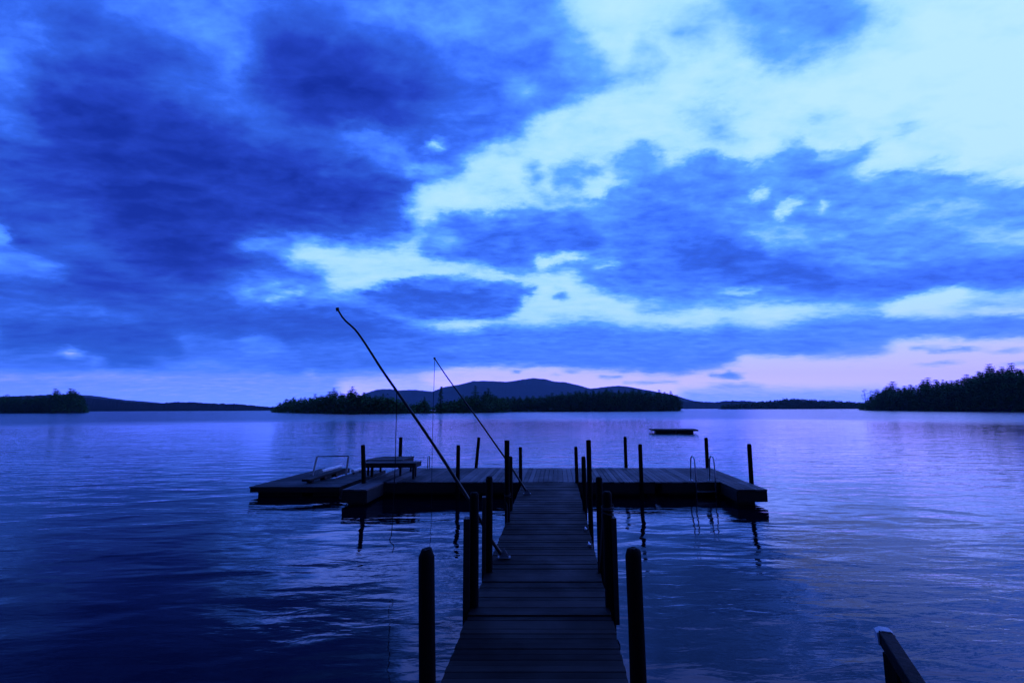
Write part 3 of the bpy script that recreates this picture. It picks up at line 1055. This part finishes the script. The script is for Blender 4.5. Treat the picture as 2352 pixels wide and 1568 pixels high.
def dock_poly(name, quads, z, along, fasc, mat, label, cat='dock', inset=.25, float_h=None, board=.14, fmat='trim', floats=None):
    """quads: list of 4-point top outlines (near-left, near-right, far-right, far-left)"""
    r = empty(name, (0, 0, 0))
    mb = MB()
    R_ = random.Random(len(label))
    for q_ in quads:
        nl, nr, fr, fl = [Vector((p.x, p.y, z)) for p in q_]
        if along == 'y':
            n_ = max(2, int(((nr - nl).length + (fr - fl).length) / 2 / board))
            for i in range(n_):
                a0, a1 = i / n_, (i + 1) / n_
                g = .012 / (nr - nl).length
                zz = Vector((0, 0, R_.uniform(-.003, .003)))
                mb.slab(nl.lerp(nr, a0 + g / 2) + zz, nl.lerp(nr, a1 - g / 2) + zz, fl.lerp(fr, a1 - g / 2) + zz, fl.lerp(fr, a0 + g / 2) + zz, .035)
        else:
            n_ = max(2, int(((fl - nl).length + (fr - nr).length) / 2 / board))
            plank_run(mb, lambda a: nl.lerp(fl, a), lambda a: nr.lerp(fr, a), n_, R=R_)
    mb.build('decking', mat, r)
    fb = MB()
    for q_ in quads:
        nl, nr, fr, fl = [Vector((p.x, p.y, z)) for p in q_]
        c = (nl + nr + fr + fl) / 4
        ps = []
        for p in (nl, nr, fr, fl):
            d = (c - p)
            d.z = 0
            ps.append(p + d.normalized() * .045)
        for i in range(4):
            a, e = ps[i], ps[(i + 1) % 4]
            fb.beam(a + Vector((0, 0, -.037 - fasc / 2)), e + Vector((0, 0, -.037 - fasc / 2)), .05, fasc)
    fb.build('fascia', M[fmat], r)
    for fl_ in (floats or []):
        pm = MB()
        nl, nr, fr, fl2 = fl_
        pm.prism([(p.x, p.y) for p in (nl, nr, fr, fl2)], -.25, z - .037 - fasc * .5)
        pm.build('float', M['black'], r)
    tag(r, label, cat)
    return r


def Q(*pp, z=None):
    return [PZ(x, y, z) for x, y in pp]


zD = DECK
backy = 1074.0
VPX = 1279.0


def edge_to(x, y, y2):
    """follow a line that runs out along the dock (towards the far vanishing point)"""
    return x + (VPX - x) * (y - y2) / (y - 938.8)


yf = 1106.5
# main cross dock
lx_f, lx_b = edge_to(785.5, 1123.5, yf), edge_to(785.5, 1123.5, backy)
ri_f = 1656
ro = lambda y: edge_to(1763, 1124, y)
ml = edge_to(1010, yf, backy)
mr = edge_to(1520, yf, backy)
zq = zD
main_quads = [Q((lx_f, yf), (1505, yf), (edge_to(1505, yf, backy), backy), (lx_b, backy), z=zq)]


def inset_q(q_, ins, near=.35, far=.3):
    nl, nr, fr, fl = q_
    return [nl + Vector((ins, near, 0)), nr + Vector((-ins, near, 0)), fr + Vector((-ins, -far, 0)), fl + Vector((ins, -far, 0))]


dock_poly('dock', main_quads, zq, 'y', .26, M['deck_y'], 'long grey board cross dock at the end of the walkway', floats=[inset_q(main_quads[0], .3)])
rq = [Q((1519, yf), (ro(yf), yf), (ro(backy), backy), (edge_to(1519, yf, backy), backy), z=zq),
      Q((1693, 1124), (1763, 1124), (ro(yf), yf + .15), (edge_to(1693, 1124, yf), yf + .15), z=zq)]
fq = Q((1700, 1124), (1752, 1124), (edge_to(1752, 1124, yf), yf), (edge_to(1700, 1124, yf), yf), z=zq)
fq = [fq[0] + Vector((.02, .25, 0)), fq[1] + Vector((-.12, .25, 0)), fq[2] + Vector((-.12, 0, 0)), fq[3]]
dock_poly('dock', rq, zq, 'y', .26, M['deck_y'], 'right end of the cross dock with a finger turned towards the shore', floats=[inset_q(rq[0], .3), fq])
lq = [Q((785.5, 1123.5), (841.5, 1123.7), (edge_to(841.5, 1123.7, yf + .3), yf + .3), (edge_to(785.5, 1123.5, yf + .3), yf + .3), z=zq)]
dock_poly('dock', lq, zq, 'y', .30, M['deck_y'], 'short pale board finger at the left end of the cross dock', floats=[inset_q(lq[0], .12, .15, .0)])
# pale joining strip between main dock and right end
sm = MB()
sq = Q((1506, yf), (1518, yf), (edge_to(1518, yf, backy), backy), (edge_to(1506, yf, backy), backy), z=zq + .012)
sm.slab(*sq, .03)
o = sm.build('gangplank', M['endgrain'])
tag(o, 'narrow pale plank bridging the joint of the cross dock', 'plank')

# left float, lower than the dock, with a slip cut into it
zf = .28
fe = lambda x, y, y2: edge_to(x, y, y2)
fy0, fy1, fy2 = 1117.4, 1099.0, 1074.5
A_out = lambda y: fe(572.5, fy0, y)
B_out = lambda y: fe(779, fy0, y)
SL = lambda y: fe(701, 1104, y)        # slip, left side
SR = lambda y: fe(766, 1099, y)        # slip, right side
fl_quads = [Q((A_out(fy0), fy0), (B_out(fy0), fy0), (B_out(fy1), fy1), (A_out(fy1), fy1), z=zf),
            Q((A_out(fy1 - .1), fy1 - .1), (SL(fy1), fy1 - .1), (SL(fy2), fy2), (A_out(fy2), fy2), z=zf),
            Q((SR(fy1), fy1 - .1), (B_out(fy1), fy1 - .1), (B_out(1079), 1079), (SR(1079), 1079), z=zf)]
f1 = Q((588, 1117), (690, 1117), (fe(690, 1117, 1104), 1104), (fe(588, 1117, 1104), 1104), z=zf)
f1 = [p + Vector((.0, .15 if i < 2 else 0, 0)) for i, p in enumerate(f1)]
f2 = Q((716, 1117), (776, 1117), (fe(776, 1117, 1085), 1085), (fe(716, 1117, 1085), 1085), z=zf)
f2 = [p + Vector((.0, .15 if i < 2 else 0, 0)) for i, p in enumerate(f2)]
f3 = Q((650, 1099), (fe(690, 1117, 1099), 1099), (fe(690, 1117, 1078), 1078), (fe(640, 1104, 1078), 1078), z=zf)
dock_poly('swim_float', fl_quads, zf, 'x', .115, M['deck_float'], 'low float with a slip cut in it, left of the cross dock', 'float', floats=[f1, f2])

# ------------------------------------------------------------------ posts
def post(x, y, Y, wpx, label, group, base=None, top='round', square=False, board=None, zbot=-1.2):
    """round pile whose top centre is seen at (x, y), Y metres out"""
    T = PY(x, y, Y)
    r0 = wpx / F * (Y / 1.0) * .5 / math.cos(PITCH) * .985
    B = Vector((T.x, T.y, zbot))
    if base:                       # leaning pile: passes through this picture point at deck height
        Bq = PY(base[0], base[1], Y)
        B = T + (Bq - T) * ((T.z - zbot) / (T.z - Bq.z))
    root = empty('mooring_post', (B.x, B.y, 0))
    off = Vector((B.x, B.y, 0))
    mb = MB()
    R_ = random.Random(int(x * 7))
    prof_ = [(0, 1.10), (.35, 1.05), (.62, 1.01), (.82, .985)]
    pts = [B.lerp(T, f) for f, _ in prof_]
    rad = [r0 * k for _, k in prof_]
    Ld = (T - B).length
    if top == 'round':
        for dz_, k in ((.045, .97), (.018, .90), (.004, .74), (0.0, .55)):
            pts.append(T + (B - T).normalized() * dz_ * (r0 / .055))
            rad.append(r0 * k)
    elif top == 'bevel':
        for dz_, k in ((.05, .99), (.0, .62)):
            pts.append(T + (B - T).normalized() * dz_ * (r0 / .055))
            rad.append(r0 * k)
    else:
        pts.append(T + (B - T).normalized() * .008)
        rad.append(r0 * .99)
        pts.append(T)
        rad.append(r0 * .93)
    mb.tube([p - off for p in pts], rad, 14)
    for k_, p_ in enumerate(mb.v):
        ring = k_ // 14
        top_ = ring >= 4
        j_ = (.05 if top_ else .035) * r0
        ax_ = pts[ring] - off
        mb.v[k_] = p_ + (p_ - ax_) * (R_.uniform(-1, 1) * j_ / r0) + Vector((0, 0, R_.uniform(-1, 1) * .10 * r0 if top_ else 0))
    ob = mb.build('pile', M['post'], root)
    me = ob.data
    for p in me.polygons:
        p.use_smooth = len(p.vertices) == 4
    if board:                      # a plank nailed to the side of the pile
        side, bx_top, wb, z_bot = board
        bb = MB()
        bt = PY(bx_top[0], bx_top[1], Y)
        bb.beam(bt - off, Vector((bt.x + (B.x - T.x) * .2, bt.y, z_bot)) - off, wb, .14, up=(0, 1, 0), ch=.1)
        o = bb.build('side_board', M['trim'], root)
    tag(root, label, 'post', group)
    return root


Yfr = PZ(1176, 1139, 0).y + .0     # front row of piles: water contact
Ybk = PZ(1176, backy, zD).y + .12
Yff = PZ(1176, yf, zD).y - .10
print('rows', Yfr, Yff, Ybk, 'deck depth', Ybk - Yff)
gA, gB = 'posts along the near side of the cross dock', 'posts along the far side of the cross dock'
post(833.6, 1021, Yff, 9.9, 'upright post at the near left corner of the raised platform', gA, (835.5, 1103))
post(1052.8, 1021.8, Yff, 9.2, 'single post on the near side of the cross dock, left of the walkway', gA, (1051.5, 1100))
post(1470, 1019.5, Yff, 9.2, 'single post on the near side of the cross dock, right of the walkway', gA, (1473.2, 1105))
post(1720.5, 1019, PZ(1724, 1110, zD).y + .12, 9.9, 'post on the outer side of the right finger of the dock', gA, (1726, 1108))
post(920.5, 1003.5, Ybk, 8.0, 'far side post behind the right end of the raised platform', gB)
post(1100, 1004, Ybk, 7.4, 'slightly leaning post on the far side of the cross dock', gB, (1093.6, 1072), top='flat')
post(1435.6, 1002.5, Ybk, 7.6, 'far side post to the right of the walkway end', gB)
post(1621.6, 1004.6, Ybk, 8.2, 'far side post just right of the near swim ladder', gB, (1625, 1074))
gC = 'paired posts along the walkway'
post(1195.3, 1026.6, Yff - .05, 8.2, 'thin left post where the walkway meets the cross dock', gC)
post(1322.5, 1025.4, Yff - .05, 8.2, 'thin right post where the walkway meets the cross dock', gC, (1325, 1100))
post(1172.4, 1047.4, 10.75, 9.6, 'shorter left post of the third pair along the walkway', gC)
post(1340, 1048, 10.75, 10.2, 'shorter right post of the third pair along the walkway', gC, (1342.5, 1140))
post(1164.3, 1010.8, 9.75, 11.8, 'tall flat topped left post of the pair midway along the walkway', gC, (1165.2, 1150), top='flat')
post(1351.5, 1010, 9.75, 11.2, 'tall flat topped right post of the pair midway along the walkway', gC, (1355.5, 1150), top='flat')
post(1123.8, 1093.6, 7.0, 15.5, 'left round post with a plank on its side, farther of two', gC, board=('l', (1112.5, 1140), .055, .08))
post(1375.5, 1094.8, 7.0, 15.5, 'right round post without a plank, behind a thicker one', gC, (1379.5, 1250))
post(1089.4, 1130, 5.85, 21.5, 'thick left post with a plank on its side beside the walkway', gC, board=('l', (1073.5, 1188.5), .075, .06))
post(1393.5, 1128, 5.85, 21.5, 'thick right post with a plank on its side beside the walkway', gC, (1402.5, 1406), board=('r', (1407.5, 1187), .055, .10))
post(979.8, 1259.6, 3.55, 35.5, 'nearest left post in the foreground with slanting cut top', gC, (981.5, 1568), top='bevel')
post(1454.5, 1258.7, 3.55, 35.5, 'nearest right post in the foreground with rounded top', gC, (1466.5, 1568), top='round')

# ------------------------------------------------------------------ ladders
def ladder(xa, xb, ydeck, ytop, label, facing=-1, drop=.9):
    a, c = PZ(xa, ydeck, zD), PZ(xb, ydeck, zD)
    top = PY(xa, ytop, a.y).z
    root = empty('swim_ladder', (a.x, a.y, zD))
    o_ = Vector((a.x, a.y, zD))
    hh = top - zD
    for p in (a, c):
        mb = MB()
        pts = []
        r_ = .13
        for k in range(9):
            t_ = math.pi * k / 8
            pts.append(p + Vector((0, facing * (-.02) + facing * (-r_ + r_ * math.cos(t_)) * -1 * 0, 0)))
        pts = [p + Vector((0, -facing * .34, .0)), p + Vector((0, -facing * .30, hh * .45)), p + Vector((0, -facing * .27, hh * .75))]
        for k in range(1, 8):
            t_ = math.pi * k / 8
            pts.append(p + Vector((0, -facing * (.11 + .16 * math.cos(t_)), hh - .16 + .16 * math.sin(t_))))
        pts += [p + Vector((0, facing * .05, hh * .7)), p + Vector((0, facing * .07, hh * .3)), p + Vector((0, facing * .07, -drop))]
        mb.tube([q_ - o_ for q_ in pts], .019, 8)
        mb.build('rail', M['metal'], root, smooth=True)
        fb = MB()
        fb.prism([(p.x - o_.x + s1 * .05, p.y - o_.y - facing * .34 + s2 * .05) for s1, s2 in ((-1, -1), (1, -1), (1, 1), (-1, 1))], .004, .014)
        fb.build('foot_plate', M['metal'], root)
    k = -.24
    while k > -drop:
        rb = MB()
        rb.beam(a + Vector((0, facing * .07, k)) - o_, c + Vector((0, facing * .07, k)) - o_, .07, .022)
        rb.build('rung', M['metal'], root)
        k -= .28
    tag(root, label, 'ladder')
    return root


ladder(1596.5, 1641, yf, 1047.7, 'metal swim ladder with two hooped rails on the near side of the dock')
ladder(948, 985.5, backy, 1044.5, 'metal swim ladder on the far side of the dock behind the platform', facing=1)

# ------------------------------------------------------------------ raised platform (bench) on the left of the dock
zt = PY(895, 1064, PZ(895, 1103, zD).y).z
Yp0 = PZ(895, 1100.5, zD).y
xl_, xr_ = PY(831, 1064, Yp0).x, PY(953, 1064, Yp0).x
zt = PY(895, 1063, Yp0).z
root = empty('raised_platform', ((xl_ + xr_) / 2, Yp0, zD))
O_ = Vector(((xl_ + xr_) / 2, Yp0, zD))
sk = .10                                # the whole dock is a touch askew
dpt = .62
mb = MB()
for i in range(5):
    a0, a1 = i / 5, (i + 1) / 5 - .02
    mb.slab(Vector((xl_ - .03 + sk * dpt * a0, Yp0 + dpt * a0, zt)) - O_, Vector((xr_ + .03 + sk * dpt * a0, Yp0 + dpt * a0, zt)) - O_, Vector((xr_ + .03 + sk * dpt * a1, Yp0 + dpt * a1, zt)) - O_, Vector((xl_ - .03 + sk * dpt * a1, Yp0 + dpt * a1, zt)) - O_, .03)
mb.build('top', M['deck_float'], root)
mb = MB()
ys = Yp0 + .03
for pa, pc in (((xl_, ys), (xr_, ys)), ((xr_, ys), (xr_ + sk * dpt, Yp0 + dpt - .03)), ((xr_ + sk * dpt, Yp0 + dpt - .03), (xl_ + sk * dpt, Yp0 + dpt - .03)), ((xl_ + sk * dpt, Yp0 + dpt - .03), (xl_, ys))):
    mb.beam(Vector((*pa, zt - .085)) - O_, Vector((*pc, zt - .085)) - O_, .035, .10)
mb.build('apron', M['trim'], root)
for fx, fy in ((.03, 0), (.97, 0), (.06, 1), (.90, 1)):
    lb = MB()
    X = xl_ + (xr_ - xl_) * fx + sk * dpt * fy
    Y = Yp0 + .06 + (dpt - .12) * fy
    lb.beam(Vector((X, Y, zD + .002)) - O_, Vector((X, Y, zt - .034)) - O_, .07, .07, up=(0, 1, 0))
    o = lb.build('leg', M['trim'], root)
tag(root, 'low wooden platform on four legs at the left of the dock', 'platform')
# second, longer bench behind it
Yb0, Yb1 = Yp0 + dpt + .08, PY(880, 1051, 16.9).y
zb = zt + .02
xa0 = PY(838, 1059, Yb0).x
xa1 = PY(925, 1059, Yb0).x
root = empty('bench', ((xa0 + xa1) / 2, Yb0, zD))
O_ = Vector(((xa0 + xa1) / 2, Yb0, zD))
dp = Yb1 - Yb0
mb = MB()
for i in range(9):
    a0, a1 = i / 9, (i + 1) / 9 - .012
    s0, s1 = (.12 if i > 6 else .0), 0
    mb.slab(Vector((xa0 + s0 + sk * dp * a0 , Yb0 + dp * a0, zb)) - O_, Vector((xa1 + sk * dp * a0, Yb0 + dp * a0, zb)) - O_, Vector((xa1 + sk * dp * a1, Yb0 + dp * a1, zb)) - O_, Vector((xa0 + s0 + sk * dp * a1, Yb0 + dp * a1, zb)) - O_, .035)
mb.build('seat', M['deck_float'], root)
mb = MB()
for xs_ in (xa0 + .05, xa1 - .03):
    mb.beam(Vector((xs_, Yb0 + .03, zb - .095)) - O_, Vector((xs_ + sk * dp, Yb1 - .05, zb - .095)) - O_, .035, .115)
mb.build('apron', M['trim'], root)
for fx, fy in ((0, 0), (1, 0), (0, 1), (1, 1)):
    lb = MB()
    X = (xa0 + .09 if fx == 0 else xa1 - .08) + sk * dp * fy
    Y = Yb0 + .08 + (dp - .22) * fy
    lb.beam(Vector((X, Y, zD + .002)) - O_, Vector((X, Y, zb - .04)) - O_, .06, .06, up=(0, 1, 0))
    lb.build('leg', M['trim'], root)
tag(root, 'long low bench just behind the wooden platform', 'bench')

# ------------------------------------------------------------------ gear on the left float
def pt_on_float(x, y):
    return PZ(x, y, zf)


g0, g1 = pt_on_float(718, 1090.7), pt_on_float(794.4, 1089.4)
ht = PY(728, 1048, g0.y).z
root = empty('pipe_hoop', g0)
t0, t1 = PY(728.4, 1048, g0.y), PY(800.7, 1047, g0.y)
for a, c in ((g0, t0), (g1, t1)):
    lb = MB()
    lb.beam(a - g0, c - g0, .06, .02, up=(0, 1, 0))
    lb.build('upright', M['white'], root)
lb = MB()
lb.tube([t0 - g0, t1 - g0], .016, 8)
lb.build('crossbar', M['black'], root)
tag(root, 'thin pale goal shaped frame standing over the slip in the float', 'frame')

for xa_, ya_, xb_, yb_, zz, lab in ((738.5, 1082, 782, 1070, .16, 'white pipe bumper lying along the left side of the slip'), (810, 1081.5, 830, 1076, .10, 'white pipe bumper at the right side of the slip')):
    a, c = PZ(xa_, ya_, zf + zz), PZ(xb_, yb_, zf + zz)
    root = empty('pipe_bumper', (a.x, a.y, zf))
    O_ = Vector((a.x, a.y, zf))
    mb = MB()
    mb.tube([a - O_, a.lerp(c, .5) - O_, c - O_], .055, 12)
    mb.build('pipe', M['white'], root, smooth=False)
    mb = MB()
    for f in (.12, .85):
        p = a.lerp(c, f)
        mb.beam(Vector((p.x, p.y, zf + .002)) - O_, Vector((p.x, p.y, p.z - .05)) - O_, .06, .06, up=(0, 1, 0))
    mb.build('bracket', M['trim'], root)
    tag(root, lab, 'bumper')
a, c = PZ(702, 1103, zf + .09), PZ(785.5, 1077, zf + .20)
root = empty('bunk_board', (a.x, a.y, zf))
O_ = Vector((a.x, a.y, zf))
mb = MB()
mb.beam(a - O_, c - O_, .26, .07, up=(0, 0, 1), ch=.15)
mb.build('plank', M['trim'], root)
mb = MB()
for f in (.15, .5, .82):
    p = a.lerp(c, f)
    mb.beam(Vector((p.x - .03, p.y, zf + .002)) - O_, Vector((p.x - .03, p.y, p.z - .036)) - O_, .14, .2, up=(0, 1, 0))
mb.build('support', M['black'], root)
tag(root, 'long dark plank propped up along the left edge of the slip', 'plank')

# ------------------------------------------------------------------ mooring whips
def whip(path, r0, r1, base, label, line_pts, line_label, bends=0.0):
    P_ = [PY(x, y, Y) for x, y, Y in path]
    root = empty('mooring_whip', base)
    pts, rad = [], []
    N = 30
    import bisect
    for i in range(N + 1):
        f = i / N * (len(P_) - 1)
        k = min(int(f), len(P_) - 2)
        u_ = f - k
        p0, p1, p2, p3 = P_[max(k - 1, 0)], P_[k], P_[k + 1], P_[min(k + 2, len(P_) - 1)]
        p = .5 * ((2 * p1) + (-p0 + p2) * u_ + (2 * p0 - 5 * p1 + 4 * p2 - p3) * u_ ** 2 + (-p0 + 3 * p1 - 3 * p2 + p3) * u_ ** 3)
        pts.append(p - Vector(base))
        rad.append(r0 + (r1 - r0) * i / N)
    mb = MB()
    mb.tube(pts, rad, 8)
    mb.build('rod', M['pole'], root, smooth=True)
    tp = MB()
    tp.tube([pts[-1] + Vector((.0, 0, -.02)), pts[-1] + Vector((-.01, 0, .03))], [r1 * 1.9, r1 * 1.9], 8)
    tp.build('tip_ring', M['black'], root)
    # base bracket: plate, two cheeks, pivot bolt
    bm_ = MB()
    bm_.prism([(-.09, -.06), (.09, -.06), (.09, .06), (-.09, .06)], .006, .018)
    for s_ in (-1, 1):
        bm_.add([(-.07, s_ * .035 - .004, .018), (.07, s_ * .035 - .004, .018), (.0, s_ * .035 - .004, .12), (-.07, s_ * .035 + .004, .018), (.07, s_ * .035 + .004, .018), (.0, s_ * .035 + .004, .12)],
                [(0, 1, 2), (5, 4, 3), (0, 3, 4, 1), (1, 4, 5, 2), (2, 5, 3, 0)])
    bm_.tube([(0, -.05, .085), (0, .05, .085)], .009, 6)
    bm_.build('bracket', M['dull'], root)
    tag(root, label, 'mooring whip', 'mooring whips leaning out over the water')
    L_ = [Vector(p) if len(p) == 3 and not isinstance(p, tuple) else PY(*p) for p in line_pts]
    lm = MB()
    lm.tube([p - L_[0] for p in L_], .0065, 5)
    o = lm.build('mooring_line', M['ropedark'], None)
    o.location = L_[0]
    tag(o, line_label, 'rope', 'lines hanging from the mooring whips')
    return root


b1 = PZ(1158, 1283, wl(6.7).z)
b1.z = wl(b1.y).z
Y1 = b1.y
whip([(1158, 1281, Y1), (1128, 1238, Y1 + .02), (1086, 1162, Y1 + .06), (1040, 1089, Y1 + .1), (992, 1015, Y1 + .2), (945, 946, Y1 + .3), (912, 899, Y1 + .38), (880, 853, Y1 + .45), (862, 825, Y1 + .5), (835, 783, Y1 + .6), (815, 756, Y1 + .62), (790, 733, Y1 + .68), (776, 711, Y1 + .7)],
     .028, .015, b1, 'near dark mooring whip bending up from the left edge of the walkway',
     [(911, 897, Y1 + .38), (911.5, 930, Y1 + .36), (910, 970, Y1 + .33), (908, 1060, Y1 + .3), (904, 1150, Y1 + .3), (901, 1205, Y1 + .3), (899, 1230, Y1 + .28), (895, 1237, Y1 + .25), (897, 1246, Y1 + .3), (903, 1249, Y1 + .33), (905, 1256, Y1 + .3), (901, 1268, Y1 + .3)],
     'knotted line hanging free from the near mooring whip')
b2 = PZ(1210.6, 1131.5, DECK)
b2.z = wl(b2.y).z
Y2 = b2.y
tw = PY(998.6, 824.5, Y2 + .3)
whip([(1210.6, 1130, Y2), (1170, 1066, Y2 + .06), (1140, 1023, Y2 + .1), (1100, 966, Y2 + .15), (1060, 911, Y2 + .2), (1025, 863, Y2 + .25), (998.6, 823.5, Y2 + .3)],
     .026, .014, b2, 'farther straight mooring whip near the end of the walkway',
     [(998.4, 826, Y2 + .3), (997, 880, Y2 + .3), (995, 930, Y2 + .3), (993.5, 1000, Y2 + .3), (992, 1080, Y2 + .3), (991.3, 1168, Y2 + .3)],
     'thin line dropping from the farther mooring whip to the water')

# ------------------------------------------------------------------ ropes and cleats by the thick right post
def coil(x, y, Y, r0, turns, label, tail=None):
    c = PY(x, y, Y)
    mb = MB()
    pts = []
    for i in range(int(turns * 12) + 1):
        a = 2 * math.pi * i / 12
        pts.append(Vector((math.cos(a) * r0 * (1 + .06 * math.sin(i)), math.sin(a) * r0, -.03 * i / 12 + .012 * math.sin(a * 1.3))))
    if tail:
        pts += [Vector(t_) for t_ in tail]
    mb.tube(pts, .009, 6)
    o = mb.build('mooring_rope', M['rope'], None, smooth=True)
    o.location = c
    return o


o = coil(1395, 1160, 5.85, .066, 3.5, '', tail=[(-.07, -.05, -.16), (-.085, -.06, -.3), (-.10, -.05, -.5), (-.12, -.02, -.72)])
tag(o, 'grey rope wound round the thick right post and hanging down', 'rope')
o = coil(1166, 1133, 9.75, .058, 2.5, '', tail=[(-.01, -.06, -.2), (-.01, -.06, -.5), (0, -.06, -.85)])
tag(o, 'thin rope hanging down the tall flat topped left post', 'rope')
for x, y, lab in ((1357, 1256, 'small metal cleat on the right edge beside the thick post'), (1352, 1222, 'small metal cleat on the right edge behind the other cleat')):
    p = PZ(x, y, wl(7).z)
    p = wr(p.y) + Vector((-.06, 0, 0))
    root = empty('cleat', p)
    mb = MB()
    mb.tube([(0, -.09, .045), (0, -.04, .04), (0, .04, .04), (0, .09, .045)], [.006, .011, .011, .006], 8)
    mb.build('horn', M['metal'], root, smooth=True)
    mb = MB()
    mb.prism([(-.018, -.04), (.018, -.04), (.018, .04), (-.018, .04)], .006, .036)
    mb.build('foot', M['metal'], root)
    tag(root, lab, 'cleat', 'cleats on the right edge of the walkway')

# ------------------------------------------------------------------ swim raft
zr = .34
rf = [PY(1495.5, 984, 50.5), PY(1604.5, 988.3, 47.2)]
Yn = PZ(1560, 994.6, 0).y
nl, nr = PY(1498, 986.6, Yn + .6), PY(1604.5, 988.3, Yn - .3)
nl.z = nr.z = zr
al = (nr - nl)
perp = Vector((-al.y, al.x, 0)).normalized()
W_ = 3.1
fr, flf = nr + perp * W_, nl + perp * W_ - al * .04
root = empty('swim_raft', ((nl + fr) / 2).xy.to_3d())
O_ = ((nl + fr) / 2).xy.to_3d()
mb = MB()
plank_run(mb, lambda a: nl.lerp(flf, a) - O_, lambda a: nr.lerp(fr, a) - O_, 20, R=random.Random(3))
mb.build('decking', M['deck_float'], root)
mb = MB()
cc = (nl + fr) / 2
ps = [p + (cc - p).normalized() * .06 - O_ for p in (nl, nr, fr, flf)]
for i in range(4):
    mb.beam(ps[i] + Vector((0, 0, -.085)), ps[(i + 1) % 4] + Vector((0, 0, -.085)), .06, .10)
mb.build('fascia', M['trim'], root)
for f0, f1_ in ((.08, .50), (.535, .90)):
    mb = MB()
    q0, q1 = nl.lerp(nr, f0) + perp * .25, nl.lerp(nr, f1_) + perp * .25
    q2, q3 = nl.lerp(nr, f1_) + perp * 2.8, nl.lerp(nr, f0) + perp * 2.8
    mb.prism([((p - O_).x, (p - O_).y) for p in (q0, q1, q2, q3)], -.2, zr - .137)
    mb.build('float', M['black'], root)
lm = MB()
for s_ in (.1, .5):
    p = nl + perp * s_ - O_ + Vector((-.03, 0, 0))
    lm.tube([p + Vector((0, 0, -.04)), p + Vector((0, 0, -.7))], .02, 6)
for k in (.28, .55):
    lm.tube([nl + perp * .1 - O_ + Vector((-.03, 0, -k)), nl + perp * .5 - O_ + Vector((-.03, 0, -k))], .016, 6)
lm.build('ladder', M['metal'], root)
tag(root, 'square wooden swim raft floating alone beyond the dock', 'raft')

# ------------------------------------------------------------------ handrail at lower right, and the bank under the camera
A = PY(2030, 1457, 2.05)
B = PY(2120, 1600, 1.66)
root = empty('handrail', (A.x + .06, A.y - .2, .3))
O_ = Vector(root.location)
d = (B - A).normalized()
mb = MB()
mb.beam(A + d * .03 - O_, B + d * .9 - O_, .044, .050, ch=.06)
rail = mb.build('rail', M['post'], root)
mb = MB()
# cut, bevelled pale end of the rail
sx = d.cross(Vector((0, 0, 1))).normalized()
uz = sx.cross(d).normalized()
rad_ = [(-.026, -.026), (.026, -.026), (.029, .018), (.012, .028), (-.016, .028), (-.029, .016)]
v0 = [A + d * .036 + sx * x + uz * y - O_ for x, y in rad_]
v1 = [A - d * .012 + sx * x + uz * y * .9 - O_ for x, y in rad_]
v2 = [A - d * .022 + sx * x * .6 + uz * y * .6 - O_ for x, y in rad_]
nn = len(rad_)
mb.add(v0 + v1 + v2, [tuple(range(nn)), tuple(range(3 * nn - 1, 2 * nn - 1, -1))] + [(i, nn + i, nn + (i + 1) % nn, (i + 1) % nn) for i in range(nn)] + [(nn + i, 2 * nn + i, 2 * nn + (i + 1) % nn, nn + (i + 1) % nn) for i in range(nn)])
mb.build('end_cap', M['cap'], root)
mb = MB()
pt = PY(2060, 1520, 1.93)
mb.beam(Vector((pt.x, pt.y, -.3)) - O_, Vector((pt.x, pt.y, pt.z + .02)) - O_, .055, .07, up=(0, 1, 0), ch=.1)
mb.build('upright', M['post'], root)
tag(root, 'dark wooden handrail with a pale cut end, bottom right corner', 'handrail')

# shore bank the photographer stands on
R = random.Random(5)
vs, fs = [], []
NX, NY = 60, 30
for j in range(NY):
    for i in range(NX):
        x = -45 + 90 * i / (NX - 1)
        y = 1.75 - 30 * (j / (NY - 1)) ** 1.5 - .9 * math.sin(x * .35) ** 2 - max(0, abs(x) - 3) * .12
        z = -.5 + 1.25 * min(1, j / 6) + .06 * j + R.uniform(-.05, .05)
        vs.append((x, y, min(z, 1.1 + .02 * j)))
for j in range(NY - 1):
    for i in range(NX - 1):
        fs.append((j * NX + i, (j + 1) * NX + i, (j + 1) * NX + i + 1, j * NX + i + 1))
o = mesh_obj('ground', vs, fs, M['ground'], smooth=True)
tag(o, 'earth bank at the shore end of the walkway', 'ground', kind='structure')

# ------------------------------------------------------------------ haze
hm = bpy.data.materials.new('evening_air')
hm.use_nodes = True
ht_ = hm.node_tree
ht_.nodes.clear()
out = ht_.nodes.new('ShaderNodeOutputMaterial')
pv = ht_.nodes.new('ShaderNodeVolumePrincipled')
pv.inputs['Color'].default_value = (.42, .72, 1.0, 1)
pv.inputs['Density'].default_value = 6.5e-5
pv.inputs['Anisotropy'].default_value = 0.2
ht_.links.new(pv.outputs[0], out.inputs['Volume'])
mb = MB()
mb.prism([(-7000, -300), (7000, -300), (7000, 6900), (-7000, 6900)], -2.5, 480)
o = mb.build('haze', hm)
tag(o, 'faint blue evening air over the lake', 'haze', kind='stuff')
